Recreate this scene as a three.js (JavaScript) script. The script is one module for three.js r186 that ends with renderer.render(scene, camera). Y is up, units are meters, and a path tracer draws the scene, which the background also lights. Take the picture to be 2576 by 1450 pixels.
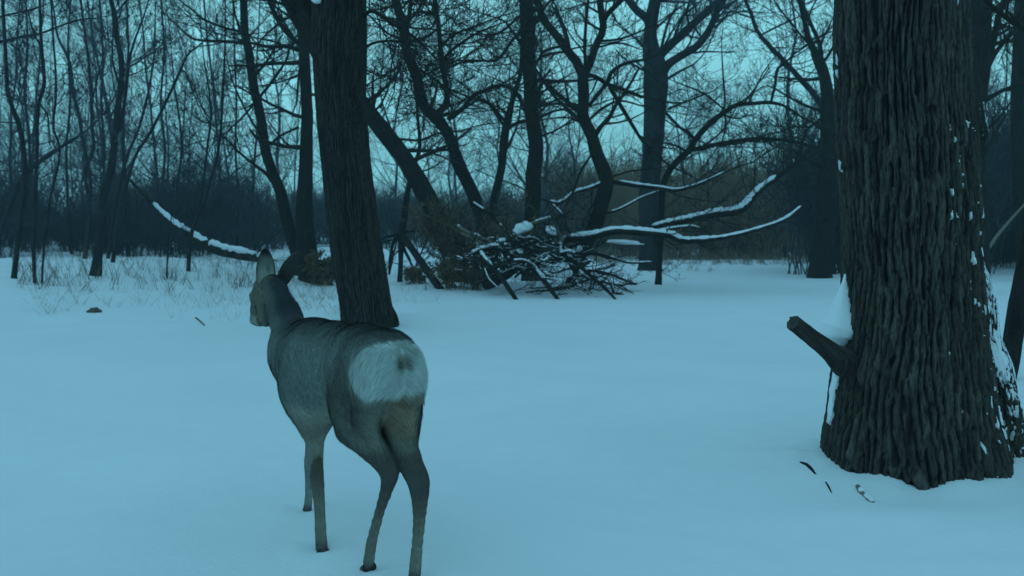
import * as THREE from 'three';
import { ImprovedNoise } from 'three/addons/math/ImprovedNoise.js';

// ---------------------------------------------------------------- camera, sky, light, exposure
const W = 2576, HGT = 1450, FPX = 2641, EYE = 0.96, PITCH = Math.atan(135 / FPX);
const scene = new THREE.Scene();
const camera = new THREE.PerspectiveCamera(THREE.MathUtils.radToDeg(2 * Math.atan(HGT / 2 / FPX)), W / HGT, 0.05, 900);
camera.position.set(0, EYE, 0);
camera.rotation.set(-PITCH, 0, 0);
camera.focus = 3.7; camera.userData.fStop = 6.5; // the small lens is sharp on the deer and a little soft on the wood
scene.add(camera);

const noise = new ImprovedNoise();
const n3 = (x, y, z) => noise.noise(x, y, z);

{ // overcast winter dusk: an even veil of cloud, a little bluer overhead
  const w = 256, h = 128, data = new Float32Array(w * h * 4);
  for (let j = 0; j < h; j++) for (let i = 0; i < w; i++) {
    const el = (j + 0.5) / h * Math.PI - Math.PI / 2, az = i / w * Math.PI * 2, t = Math.min(1, Math.max(0, el / 1.2));
    const x = Math.cos(az) * Math.cos(el), y = Math.sin(el), z = Math.sin(az) * Math.cos(el);
    const c = 1 + 0.09 * n3(x * 3 + 7, y * 5, z * 3) + 0.05 * n3(x * 8, y * 12 + 3, z * 8);
    const lerp = (a, b) => (a + (b - a) * t) * c, o = (j * w + i) * 4;
    data[o] = lerp(0.315, 0.200); data[o + 1] = lerp(0.860, 0.480); data[o + 2] = lerp(0.950, 0.700); data[o + 3] = 1;
  }
  const sky = new THREE.DataTexture(data, w, h, THREE.RGBAFormat, THREE.FloatType);
  sky.mapping = THREE.EquirectangularReflectionMapping; sky.magFilter = THREE.LinearFilter; sky.wrapS = THREE.RepeatWrapping; sky.needsUpdate = true;
  scene.background = sky; scene.environment = sky;
}
// the sun is down behind cloud: only a broad, weak brightening of the overcast sky
const sun = new THREE.DirectionalLight(new THREE.Color().setRGB(0.42, 0.92, 1.0), 0.12);
sun.position.set(-14, 42, 20); sun.target.position.set(0, 0, -12);
sun.castShadow = true; sun.shadow.radius = 60; sun.shadow.mapSize.set(2048, 2048);
Object.assign(sun.shadow.camera, { left: -45, right: 45, top: 45, bottom: -45, near: 1, far: 140 });
scene.add(sun, sun.target);
const renderer = new THREE.WebGLRenderer({ antialias: true });
renderer.toneMapping = THREE.LinearToneMapping;
renderer.toneMappingExposure = 1.0;
renderer.shadowMap.enabled = true;

scene.fog = new THREE.FogExp2(new THREE.Color().setRGB(0.70, 0.90, 1.0), 0.0026); // thin winter haze

// ---------------------------------------------------------------- helpers
function rng(seed) { let a = seed >>> 0; return () => { a = (a + 0x6D2B79F5) | 0; let t = Math.imul(a ^ (a >>> 15), 1 | a); t = (t + Math.imul(t ^ (t >>> 7), 61 | t)) ^ t; return ((t ^ (t >>> 14)) >>> 0) / 4294967296; }; }
const clamp = (x, a = 0, b = 1) => Math.min(b, Math.max(a, x));
const mixn = (a, b, t) => a + (b - a) * t;
const smooth = (a, b, x) => { const t = clamp((x - a) / (b - a)); return t * t * (3 - 2 * t); };
const V = (x, y, z) => new THREE.Vector3(x, y, z);
const SP = Math.sin(PITCH), CP = Math.cos(PITCH);
// the point of the place that was measured at photo position (px, py), d metres away along the view's heading
function P(px, py, d) {
  const a = (px - W / 2) / FPX, b = (HGT / 2 - py) / FPX, dz = b * SP + CP, s = d / dz;
  return V(a * s, EYE + (b * CP - SP) * s, -d);
}
const pxm = (d) => d / FPX; // metres covered by one photo unit at distance d

const bump2 = (x, z, cx, cz, rx, rz) => Math.exp(-(((x - cx) / rx) ** 2) - ((z - cz) / rz) ** 2);
function H(x, z) { // snow surface
  const d = -z;
  const sd = -(x + 5.9) * 0.96 + (d - 12) * 0.279 + 0.5 * n3(x * 0.35, d * 0.22, 3.3);
  let h = (0.14 * smooth(-0.25, 0.5, sd) + 0.17 * smooth(0.9, 2.8, sd)) * smooth(6, 12, d) + 0.010 * clamp(sd, 0, 25) * smooth(10, 14, d);
  h += 0.030 * n3(x * 0.32, d * 0.18, 1.7) * smooth(3, 9, d) + 0.020 * n3(x * 0.9, d * 0.6, 5.1) + 0.003 * n3(x * 2.6, d * 2.1, 8.2);
  h += 0.09 * smooth(0, 2, sd) * n3(x * 0.9, d * 0.6, 2.2) + 0.04 * smooth(0, 2, sd) * n3(x * 2.7, d * 2.3, 4.2);
  h += 0.10 * bump2(x, z, -1.0, -18.4, 2.6, 1.6) + 0.06 * bump2(x, z, 1.2, -18.8, 1.6, 1.2); // drift under the brush pile
  h += 0.02 * bump2(x, z, 1.66, -4.36, 0.75, 0.7) - 0.035 * bump2(x, z, 1.55, -3.85, 0.5, 0.16); // mound and wind scoop at the near trunk
  h += 0.022 * bump2(x * 0.94 + z * 0.34, z * 0.94 - x * 0.34, -0.42, -4.55, 0.9, 0.06) * smooth(0.3, 0.9, x) * smooth(1.6, 1.1, x);
  h += 0.020 * bump2(x, z, 1.25, -3.5, 0.5, 0.10) + 0.018 * bump2(x, z, 1.75, -3.35, 0.4, 0.09) + 0.015 * bump2(x, z, 1.5, -3.0, 0.6, 0.08);
  { const q = Math.hypot(x - 1.64, z + 4.36), an = Math.atan2(z + 4.36, x - 1.64); h += (0.012 + 0.045 * n3(Math.cos(an) * 2.2, Math.sin(an) * 2.2, 6)) * smooth(0.62, 0.33, q) + 0.012 * n3(x * 9, z * 9, 2) * smooth(0.8, 0.4, q); }
  h += 0.12 * bump2(x, z, -1.55, -11.4, 0.8, 0.8);
  for (const [hx, hz, r] of HOOFS) { const q = Math.hypot(x - hx, z - hz) / r; h += -0.003 * Math.exp(-q * q * 1.6) + 0.008 * Math.exp(-((q - 1.9) ** 2) * 2.2); }
  h += 0.55 * smooth(40, 90, d) + 0.25 * smooth(8, 30, Math.abs(x)) * smooth(15, 40, d);
  return h;
}
const HOOFS = [[P(810, 1400, 3.12).x, -3.12, 0.045], [P(769, 1304, 3.56).x, -3.56, 0.045], [P(1040, 1480, 2.86).x, -2.86, 0.05]];
function groundAt(px, py) { // where the view line through (px, py) meets the snow
  let last = 1;
  for (let d = 1; d < 120; d *= 1.004) { const p = P(px, py, d); if (p.y <= H(p.x, p.z)) return (last + d) / 2; last = d; }
  return 120;
}

// growing arrays -> one mesh
class MB {
  constructor() { this.n = 0; this.m = 0; this.pos = new Float32Array(3072); this.nor = new Float32Array(3072); this.uv = new Float32Array(2048); this.col = null; this.idx = new Uint32Array(4096); }
  withColor() { this.col = new Float32Array(this.pos.length); return this; }
  room(v, i) {
    const grow = (a, need) => { if (need <= a.length) return a; const b = new a.constructor(Math.max(need, a.length * 2)); b.set(a); return b; };
    this.pos = grow(this.pos, (this.n + v) * 3); this.nor = grow(this.nor, (this.n + v) * 3); this.uv = grow(this.uv, (this.n + v) * 2); this.idx = grow(this.idx, this.m + i);
    if (this.col) this.col = grow(this.col, (this.n + v) * 3);
  }
  vert(x, y, z, nx, ny, nz, u, v, r, g, b) {
    const k = this.n * 3; this.pos[k] = x; this.pos[k + 1] = y; this.pos[k + 2] = z; this.nor[k] = nx; this.nor[k + 1] = ny; this.nor[k + 2] = nz;
    this.uv[this.n * 2] = u; this.uv[this.n * 2 + 1] = v; if (this.col) { this.col[k] = r; this.col[k + 1] = g; this.col[k + 2] = b; } return this.n++;
  }
  tri(a, b, c) { this.idx[this.m++] = a; this.idx[this.m++] = b; this.idx[this.m++] = c; }
  geometry(recompute) {
    const g = new THREE.BufferGeometry();
    g.setAttribute('position', new THREE.BufferAttribute(this.pos.slice(0, this.n * 3), 3));
    g.setAttribute('normal', new THREE.BufferAttribute(this.nor.slice(0, this.n * 3), 3));
    g.setAttribute('uv', new THREE.BufferAttribute(this.uv.slice(0, this.n * 2), 2));
    if (this.col) g.setAttribute('color', new THREE.BufferAttribute(this.col.slice(0, this.n * 3), 3));
    g.setIndex(new THREE.BufferAttribute(this.idx.slice(0, this.m), 1));
    if (recompute) g.computeVertexNormals();
    return g;
  }
  build(name, mat, parent, recompute) { return put(name, this.geometry(recompute), mat, parent); }
}
const used = {};
const numbered = (name) => { const k = used[name] = (used[name] ?? -1) + 1; return k ? `${name}_${String(k).padStart(3, '0')}` : name; };
function put(name, geo, mat, parent) {
  const o = new THREE.Mesh(geo, mat); o.name = parent ? name : numbered(name); o.castShadow = o.receiveShadow = true; (parent ?? scene).add(o); return o;
}
function tag(o, label, category, group, kind) { if (label) o.userData.label = label; if (category) o.userData.category = category; if (group) o.userData.group = group; if (kind) o.userData.kind = kind; return o; }
function thing(name, label, category, group, at) { const o = new THREE.Group(); o.name = numbered(name); if (at) o.position.copy(at); scene.add(o); return tag(o, label, category, group); }
const stuff = (o) => { o.userData.kind = 'stuff'; return o; };

// a tapered tube through pts; r[i] radii; sides; knob = relief share of the radius
const _t = V(), _u = V(), _b = V(), _p = V();
function tube(mb, pts, r, sides, knob = 0, seed = 0, off = null, closed = true) {
  const n = pts.length, base = mb.n; mb.room(n * (sides + 1) + 2, n * sides * 6 + sides * 6);
  _u.set(0.31, 0.12, 0.94); let len = 0;
  for (let i = 0; i < n; i++) {
    _t.subVectors(pts[Math.min(n - 1, i + 1)], pts[Math.max(0, i - 1)]).normalize();
    _u.addScaledVector(_t, -_u.dot(_t)); if (_u.lengthSq() < 1e-6) _u.set(_t.y, -_t.x, 0.1).addScaledVector(_t, -_u.dot(_t)); _u.normalize(); _b.crossVectors(_t, _u);
    if (i) len += pts[i].distanceTo(pts[i - 1]);
    for (let k = 0; k <= sides; k++) {
      const a = k / sides * Math.PI * 2, c = Math.cos(a), s = Math.sin(a), nx = _u.x * c + _b.x * s, ny = _u.y * c + _b.y * s, nz = _u.z * c + _b.z * s;
      let R = r[i]; if (knob) R *= 1 + knob * (n3(c * 1.3 + seed, s * 1.3, len / (R * 3 + 0.02)) + 0.5 * n3(c * 4, s * 4 + seed, len / (R * 1.2 + 0.01)));
      const o = off ? off : null;
      mb.vert(pts[i].x + nx * R - (o ? o.x : 0), pts[i].y + ny * R - (o ? o.y : 0), pts[i].z + nz * R - (o ? o.z : 0), nx, ny, nz, a * r[i], len);
    }
  }
  for (let i = 0; i < n - 1; i++) for (let k = 0; k < sides; k++) { const a = base + i * (sides + 1) + k, b = a + sides + 1; mb.tri(a, a + 1, b); mb.tri(a + 1, b + 1, b); }
  if (closed) for (const [i, sg] of [[0, -1], [n - 1, 1]]) {
    if (r[i] < 0.004) continue;
    _t.subVectors(pts[Math.min(n - 1, i + 1)], pts[Math.max(0, i - 1)]).normalize().multiplyScalar(sg);
    const q = off ?? { x: 0, y: 0, z: 0 }, c = mb.vert(pts[i].x - q.x, pts[i].y - q.y, pts[i].z - q.z, _t.x, _t.y, _t.z, 0, 0), a = base + i * (sides + 1);
    for (let k = 0; k < sides; k++) sg < 0 ? mb.tri(c, a + k + 1, a + k) : mb.tri(c, a + k, a + k + 1);
  }
}
function spline(pts, rad, n) { // smooth resampling of a guide
  const cv = new THREE.CatmullRomCurve3(pts, false, 'centripetal'), P_ = [], R_ = [];
  for (let i = 0; i <= n; i++) { const t = i / n, f = t * (pts.length - 1), k = Math.min(pts.length - 2, Math.floor(f)); P_.push(cv.getPoint(t)); R_.push(mixn(rad[k], rad[k + 1], f - k)); }
  return [P_, R_];
}
// cap of snow lying on the upper side of a limb, broken where it has fallen off
function snowOn(mb, pts, rad, seed, cover = 0.7, thick = 1, off = null) {
  const R = rng(seed * 977 + 5); let run = [], rr = [];
  const flush = () => { if (run.length > 2) { const m = rr.map((r, i) => r * (i === 0 || i === rr.length - 1 ? 0.3 : 1)); tube(mb, run, m, 6, 0.25, seed, off); } run = []; rr = []; };
  const [ps, rs] = spline(pts, rad, Math.max(14, pts.length * 8)); let on = R() < cover;
  for (let i = 0; i < ps.length; i++) {
    if (R() < 0.12) on = R() < cover;
    if (!on) { flush(); continue; }
    const th = rs[i] * 0.62 * thick * (0.75 + 0.5 * R()) + 0.003;
    run.push(ps[i].clone().add(V(0, rs[i] * 0.80 + th * 0.1, 0))); rr.push(th);
  }
  flush();
}
// ---------------------------------------------------------------- materials
function noiseTexture(size, fn, srgb) { const d = new Uint8Array(size * size * 4); for (let j = 0; j < size; j++) for (let i = 0; i < size; i++) { const c = fn(i / size, j / size), o = (j * size + i) * 4; d[o] = c[0] * 255; d[o + 1] = c[1] * 255; d[o + 2] = c[2] * 255; d[o + 3] = 255; } const t = new THREE.DataTexture(d, size, size); t.wrapS = t.wrapT = THREE.RepeatWrapping; t.magFilter = THREE.LinearFilter; if (srgb) t.colorSpace = THREE.SRGBColorSpace; t.needsUpdate = true; return t; }
const TAU = Math.PI * 2;
const tile = (u, v, fu, fv, s) => { const a = u * TAU, b = v * TAU; return n3(Math.cos(a) * fu / TAU + s, Math.sin(a) * fu / TAU + Math.cos(b) * fv / TAU, Math.sin(b) * fv / TAU + s * 1.7); };
const barkBump = noiseTexture(256, (u, v) => { const w = tile(u, v, 8, 3, 2), f = clamp(0.5 + 0.9 * Math.abs(tile(u, v, 26, 5, 4.4 + w)) - 0.25 + 0.25 * tile(u, v, 60, 24, 9)); return [f, f, f]; });
const barkTint = noiseTexture(256, (u, v) => { const f = clamp(0.72 + 0.35 * tile(u, v, 22, 5, 4.4) + 0.25 * tile(u, v, 50, 40, 1) + 0.3 * tile(u, v, 4, 4, 6)); return [f, f, f]; });
for (const t of [barkBump, barkTint]) t.repeat.set(2.2, 1.1);
const lin = (r, g, b) => new THREE.Color().setRGB(r, g, b);
const std = (c, extra = {}) => new THREE.MeshPhysicalMaterial({ color: c, roughness: 0.95, specularIntensity: 0.2, ...extra }); // bark, fur and snow hardly gleam
const M = {
  bark: std(lin(0.032, 0.028, 0.027), { map: barkTint, bumpMap: barkBump, bumpScale: 0.012 }),
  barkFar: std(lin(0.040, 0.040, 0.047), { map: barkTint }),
  barkBrown: std(lin(0.13, 0.088, 0.055), { map: barkTint }),
  nearBark: std(lin(1, 1, 1), { vertexColors: true }),
  twig: std(lin(0.030, 0.027, 0.026)),
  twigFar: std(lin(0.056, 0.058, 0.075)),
  twigBrown: std(lin(0.22, 0.155, 0.105)),
  leaf: std(lin(0.115, 0.078, 0.050), { side: THREE.DoubleSide }),
  grass: std(lin(0.33, 0.25, 0.16), { side: THREE.DoubleSide }),
  weed: std(lin(0.14, 0.10, 0.07)),
  snow: std(lin(0.80, 0.80, 0.85), { roughness: 1 }),
  wood: std(lin(0.20, 0.17, 0.14)),
};
// ---------------------------------------------------------------- snow ground: one sheet from under the camera to the horizon
{
  const rings = 330, angs = [];
  for (let a = -0.62; a <= 0.6201; a += 1.24 / 420) angs.push(a);
  for (let a = 0.62 + 0.07; a < TAU - 0.65; a += 0.07) angs.push(a);
  const mb = new MB(), na = angs.length; mb.room((rings + 1) * na, rings * na * 6);
  for (let i = 0; i <= rings; i++) {
    const r = i === 0 ? 0.02 : 0.5 * Math.pow(260 / 0.5, (i - 1) / (rings - 1));
    for (const a of angs) { const x = Math.sin(a) * r, z = -Math.cos(a) * r; mb.vert(x, H(x, z), z, 0, 1, 0, x, z); }
  }
  for (let i = 0; i < rings; i++) for (let k = 0; k < na; k++) { const a = i * na + k, b = i * na + (k + 1) % na, c = a + na, d = b + na; mb.tri(a, c, b); mb.tri(b, c, d); }
  const sb = noiseTexture(512, (u, v) => { const f = clamp(0.5 + 0.35 * tile(u, v, 14, 14, 1) + 0.3 * tile(u, v, 60, 60, 5) + 0.3 * tile(u, v, 160, 160, 8)); return [f, f, f]; });
  sb.repeat.set(0.7, 0.7);
  const st = noiseTexture(256, (u, v) => { const f = 0.965 + 0.035 * tile(u, v, 6, 6, 2) + 0.02 * tile(u, v, 40, 40, 4); return [clamp(f), clamp(f + 0.004), clamp(f + 0.012)]; });
  st.repeat.set(0.22, 0.22);
  const m = std(lin(0.80, 0.80, 0.835), { roughness: 1, map: st, bumpMap: sb, bumpScale: 0.0025 });
  tag(mb.build('snow_ground', m, null, true), 'smooth untrodden snow covering the clearing and the wood floor', 'snow', null, 'structure');
}
// ---------------------------------------------------------------- the deer
{
  // the animal's own axes: s forward, h up, l to its left; origin on the snow under the croup
  const A = P(970, 820, 2.95), F = V(-0.56, 0, -0.83).normalize(), L = V(-0.83, 0, 0.56).normalize();
  const O = V(A.x, 0, A.z);
  const deer = thing('deer', 'grey brown roe deer with a white rump walking away across the snow', 'deer', null, O.clone());
  const loc = (s, h, l) => V(F.x * s + L.x * l, h, F.z * s + L.z * l);           // deer axes -> offset from O
  const toS = (p) => (p.x - O.x) * F.x + (p.z - O.z) * F.z, toL = (p) => (p.x - O.x) * L.x + (p.z - O.z) * L.z;
  const J = (px, py, d) => { const p = P(px, py, d); return [toS(p), p.y, toL(p)]; };
  // bones: [a, b, ra, rb] in (s, h, l); group: blended together by k
  const bones = [];
  const bone = (g, a, b, ra, rb, flat = 1) => bones.push({ g, a, b, ra, rb, flat, dx: b[0] - a[0], dy: b[1] - a[1], dz: (b[2] - a[2]) * flat });
  // trunk (narrower than deep)
  bone(0, [-0.005, 0.590, 0], [0.14, 0.572, 0], 0.106, 0.122, 1.25);
  bone(0, [0.12, 0.560, 0], [0.36, 0.538, 0], 0.124, 0.144, 1.28);
  bone(0, [0.36, 0.538, 0], [0.53, 0.545, 0], 0.143, 0.120, 1.38);
  bone(0, [0.52, 0.595, 0], [0.63, 0.555, 0], 0.075, 0.088, 1.15);
  bone(0, [0.42, 0.470, 0], [0.54, 0.535, 0], 0.074, 0.058, 1.3);
  bone(0, [-0.045, 0.600, 0.042], [-0.03, 0.55, 0.048], 0.056, 0.056); bone(0, [-0.045, 0.595, -0.032], [-0.03, 0.55, -0.036], 0.054, 0.054); // buttocks
  bone(0, [0.46, 0.56, 0.054], [0.48, 0.46, 0.052], 0.066, 0.052, 1.3); bone(0, [0.48, 0.56, -0.070], [0.56, 0.44, -0.078], 0.070, 0.055, 1.3); // shoulders
  // neck
  bone(1, [0.46, 0.515, 0], [0.60, 0.535, 0], 0.098, 0.085, 1.25);
  bone(1, [0.50, 0.535, 0], [0.655, 0.568, 0], 0.112, 0.088, 1.2);
  bone(1, [0.655, 0.572, 0], [0.752, 0.686, 0.0], 0.083, 0.053, 1.08);
  bone(1, [0.752, 0.686, 0], [0.845, 0.768, -0.004], 0.053, 0.042, 1.02);
  // head
  const poll = J(684, 716, 3.68), brow = J(663, 724, 3.73), nose = J(642, 805, 3.82), jaw = J(669, 801, 3.73), cheek = J(669, 757, 3.72), snout = J(649, 778, 3.80);
  bone(2, poll, brow, 0.035, 0.035); bone(2, brow, J(654, 748, 3.75), 0.037, 0.036); bone(2, J(654, 748, 3.75), snout, 0.036, 0.028); bone(2, snout, nose, 0.028, 0.0235); bone(2, cheek, jaw, 0.042, 0.030); bone(2, jaw, J(650, 812, 3.8), 0.026, 0.018);
  bone(2, poll, J(702, 722, 3.74), 0.034, 0.032);
  // forelegs
  const leg = (g, pts) => { const cv = new THREE.CatmullRomCurve3(pts.map(([p]) => V(...p)), false, 'centripetal'), n = (pts.length - 1) * 3, cr = new THREE.CatmullRomCurve3(pts.map(([, r], i) => V(i, r, 0)), false, 'catmullrom', 0.4), at = (i) => { const p = cv.getPoint(i / n), r = cr.getPoint(i / n).y; return [[p.x, p.y, p.z], r]; }; for (let i = 0; i < n; i++) { const [a, ra] = at(i), [b, rb] = at(i + 1); bone(g, a, b, ra, rb, 1); } };
  leg(3, [[[0.48, 0.45, 0.046], 0.054], [J(784, 1066, 3.30), 0.046], [J(792, 1120, 3.25), 0.030], [J(793, 1172, 3.215), 0.0265], [J(797, 1200, 3.20), 0.0245], [J(803, 1270, 3.175), 0.0195], [J(807, 1352, 3.145), 0.0205], [J(809, 1382, 3.13), 0.0205], [J(810, 1399, 3.12), 0.0215]]);
  leg(4, [[[0.57, 0.46, -0.05], 0.054], [J(794, 1066, 3.48), 0.045], [J(789, 1120, 3.52), 0.030], [J(780, 1175, 3.55), 0.0235], [J(779, 1205, 3.555), 0.020], [J(776, 1250, 3.56), 0.0155], [J(773, 1282, 3.565), 0.018], [J(769, 1303, 3.565), 0.019]]);
  // hind legs
  bone(7, [0.02, 0.575, 0.048], J(888, 1030, 3.0), 0.088, 0.080, 1.5); bone(7, J(888, 1030, 3.0), J(897, 1072, 2.975), 0.080, 0.060, 1.3);
  leg(5, [[J(897, 1072, 2.975), 0.060], [J(930, 1118, 2.93), 0.0445], [J(966, 1163, 2.88), 0.033], [J(979, 1190, 2.865), 0.028], [J(974, 1225, 2.87), 0.0195], [J(954, 1290, 2.89), 0.0155], [J(936, 1360, 2.915), 0.0165], [J(930, 1393, 2.925), 0.017], [J(926, 1424, 2.94), 0.0165]]);
  bone(7, [-0.030, 0.565, 0.048], J(920, 1050, 2.90), 0.064, 0.042, 1.2);
  bone(7, J(920, 1050, 2.90), J(956, 1135, 2.875), 0.034, 0.022);
  bone(8, [-0.005, 0.565, -0.036], J(998, 1015, 2.96), 0.084, 0.070, 1.45); bone(8, J(1004, 1015, 2.96), J(1004, 1060, 2.94), 0.072, 0.054, 1.25);
  leg(6, [[J(1006, 1060, 2.94), 0.053], [J(1017, 1120, 2.90), 0.038], [J(1036, 1175, 2.88), 0.0345], [J(1052, 1210, 2.875), 0.0325], [J(1056, 1245, 2.87), 0.027], [J(1054, 1310, 2.865), 0.0195], [J(1048, 1385, 2.862), 0.0165], [J(1045, 1425, 2.86), 0.0180], [J(1041, 1462, 2.86), 0.0175], [J(1039, 1478, 2.86), 0.018]]);
  bone(8, [-0.05, 0.55, -0.055], J(1022, 1075, 2.89), 0.062, 0.036, 1.15);
  const KS = [0.10, 0.03, 0.014, 0.002, 0.002, 0.006, 0.006, 0.035, 0.035];
  const smin = (a, b, k) => { const h = Math.max(0, k - Math.abs(a - b)) / k; return Math.min(a, b) - h * h * k * 0.25; };
  const dist = (s, h, l, B) => {
    const f = B.flat, x = s - B.a[0], y = h - B.a[1], z = (l - B.a[2]) * f, q = B.dx * B.dx + B.dy * B.dy + B.dz * B.dz, t = clamp((x * B.dx + y * B.dy + z * B.dz) / q);
    const X = x - B.dx * t, Y = y - B.dy * t, Z = z - B.dz * t; return (Math.sqrt(X * X + Y * Y + Z * Z) - (B.ra + (B.rb - B.ra) * t)) / (f > 1 ? 1 + (f - 1) * 0.5 : 1);
  };
  const gd = new Float64Array(9);
  const sdf = (s, h, l) => {
    if (l < 0) l *= 1 + 0.32 * smooth(0.28, 0.08, s) * smooth(0.43, 0.52, h);
    gd.fill(9); for (const B of bones) { const d = dist(s, h, l, B); gd[B.g] = gd[B.g] > 8 ? d : smin(gd[B.g], d, KS[B.g]); }
    gd[0] += 0.015; let d = smin(gd[0], gd[1], 0.08); d = smin(d, gd[2], 0.022);
    const legs = Math.min(smin(gd[3], gd[4], 0.012), smin(smin(gd[5], gd[7] + 0.004, 0.03), smin(gd[6], gd[8] + 0.004, 0.03), 0.003));
    d = smin(d, legs, 0.07);
    return d + 0.003 - 0.0015 * n3(s * 9, h * 9, l * 9) - 0.0012 * n3(s * 30, h * 30, l * 30);
  };
  // surface nets on a grid in the animal's axes
  const cell = 0.0055, lo = [-0.24, -0.03, -0.24], hi = [1.16, 0.90, 0.26], N = lo.map((v, i) => Math.ceil((hi[i] - v) / cell / 8) * 8 + 1);
  const val = new Float32Array(N[0] * N[1] * N[2]).fill(1), id = (i, j, k) => (k * N[1] + j) * N[0] + i;
  for (let k0 = 0; k0 < N[2] - 1; k0 += 8) for (let j0 = 0; j0 < N[1] - 1; j0 += 8) for (let i0 = 0; i0 < N[0] - 1; i0 += 8) {
    const c = sdf(lo[0] + (i0 + 4) * cell, lo[1] + (j0 + 4) * cell, lo[2] + (k0 + 4) * cell);
    if (Math.abs(c) > cell * 10) { if (c < 0) for (let k = 0; k <= 8; k++) for (let j = 0; j <= 8; j++) for (let i = 0; i <= 8; i++) { const q = id(i0 + i, j0 + j, k0 + k); if (val[q] === 1) val[q] = -1; } continue; }
    for (let k = 0; k <= 8; k++) for (let j = 0; j <= 8; j++) for (let i = 0; i <= 8; i++) val[id(i0 + i, j0 + j, k0 + k)] = sdf(lo[0] + (i0 + i) * cell, lo[1] + (j0 + j) * cell, lo[2] + (k0 + k) * cell);
  }
  const vid = new Int32Array(val.length).fill(-1), vs = [];
  for (let k = 0; k < N[2] - 1; k++) for (let j = 0; j < N[1] - 1; j++) for (let i = 0; i < N[0] - 1; i++) {
    let n = 0, x = 0, y = 0, z = 0, mask = 0;
    for (let c = 0; c < 8; c++) if (val[id(i + (c & 1), j + (c >> 1 & 1), k + (c >> 2))] < 0) mask |= 1 << c;
    if (mask === 0 || mask === 255) continue;
    for (let c = 0; c < 8; c++) for (const e of [1, 2, 4]) { if (c & e) continue; const c2 = c | e; if ((mask >> c & 1) === (mask >> c2 & 1)) continue;
      const va = val[id(i + (c & 1), j + (c >> 1 & 1), k + (c >> 2))], vb = val[id(i + (c2 & 1), j + (c2 >> 1 & 1), k + (c2 >> 2))], t = va / (va - vb);
      x += (c & 1) + (e === 1 ? t : 0); y += (c >> 1 & 1) + (e === 2 ? t : 0); z += (c >> 2) + (e === 4 ? t : 0); n++; }
    vid[id(i, j, k)] = vs.length / 3; vs.push(lo[0] + (i + x / n) * cell, lo[1] + (j + y / n) * cell, lo[2] + (k + z / n) * cell);
  }
  // coat colours in the animal's own axes (linear)
  const cm = (a, b, t) => [mixn(a[0], b[0], t), mixn(a[1], b[1], t), mixn(a[2], b[2], t)];
  const GREY = [0.265, 0.29, 0.275], DARK = [0.075, 0.072, 0.070], RUMP = [0.53, 0.58, 0.56], BELLY = [0.50, 0.46, 0.38], BROWN = [0.24, 0.165, 0.105], LEG = [0.27, 0.25, 0.21], BLACK = [0.03, 0.03, 0.03], NAPE = [0.050, 0.056, 0.068], FACE = [0.185, 0.17, 0.13];
  function coat(s, h, l, ns, nh, nl) {
    const w = 0.5 * n3(s * 26, h * 26, l * 26) + 0.5 * n3(s * 60, h * 60, l * 60), e = 0.014 * w;
    let c = GREY;
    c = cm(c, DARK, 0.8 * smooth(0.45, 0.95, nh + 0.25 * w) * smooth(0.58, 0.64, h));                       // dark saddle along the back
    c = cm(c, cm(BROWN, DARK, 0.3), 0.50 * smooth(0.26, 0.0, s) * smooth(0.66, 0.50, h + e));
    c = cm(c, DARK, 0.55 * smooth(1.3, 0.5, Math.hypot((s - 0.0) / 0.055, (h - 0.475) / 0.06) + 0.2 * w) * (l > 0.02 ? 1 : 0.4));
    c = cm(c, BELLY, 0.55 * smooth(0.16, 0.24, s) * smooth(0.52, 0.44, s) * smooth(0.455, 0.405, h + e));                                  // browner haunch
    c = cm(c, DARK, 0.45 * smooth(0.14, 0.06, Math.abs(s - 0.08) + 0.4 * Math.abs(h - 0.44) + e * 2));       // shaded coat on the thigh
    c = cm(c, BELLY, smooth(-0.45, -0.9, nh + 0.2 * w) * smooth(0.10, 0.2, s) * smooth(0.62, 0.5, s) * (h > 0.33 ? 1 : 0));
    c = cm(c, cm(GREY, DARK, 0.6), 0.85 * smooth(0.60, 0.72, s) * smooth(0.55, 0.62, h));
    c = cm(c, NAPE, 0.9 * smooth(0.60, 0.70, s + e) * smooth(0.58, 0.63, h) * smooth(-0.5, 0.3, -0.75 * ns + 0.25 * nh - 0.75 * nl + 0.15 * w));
    c = cm(c, cm(GREY, DARK, 0.35), 0.7 * smooth(0.56, 0.66, s) * smooth(0.6, 0.52, h) * smooth(0.3, 0.4, h)); // breast
    if (s > 0.80) {
      const head = smooth(0.80, 0.86, s + 0.25 * (0.72 - h)) ; c = cm(c, FACE, 0.85 * head * smooth(-0.2, 0.3, nl + ns * 0.5));
      const q = Math.hypot(s - nose[0], h - nose[1], l - nose[2]); c = cm(c, BLACK, smooth(0.034, 0.022, q) * smooth(-0.1, 0.4, ns)); c = cm(c, [0.5, 0.5, 0.48], smooth(0.06, 0.035, Math.hypot(s - nose[0] + 0.02, h - nose[1] + 0.03, l - nose[2])) * 0.6);
    }
    if (h < 0.40) { // legs
      const k = smooth(0.40, 0.34, h); let lc = s > 0.35 ? cm(LEG, [0.34, 0.35, 0.33], 0.5 * smooth(0.3, 0.12, h)) : cm(cm(BROWN, DARK, 0.75), LEG, 0.8 * smooth(0.25, 0.10, h));
      if (s < 0.2) lc = cm(lc, DARK, 0.75 * smooth(0.055, 0.02, Math.abs(h - 0.285)));
      lc = cm(lc, DARK, 0.3 * smooth(-0.2, 0.5, nl)); lc = cm(lc, [0.10, 0.09, 0.085], smooth(0.045, 0.02, h)); c = cm(c, lc, k);
    }
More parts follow.
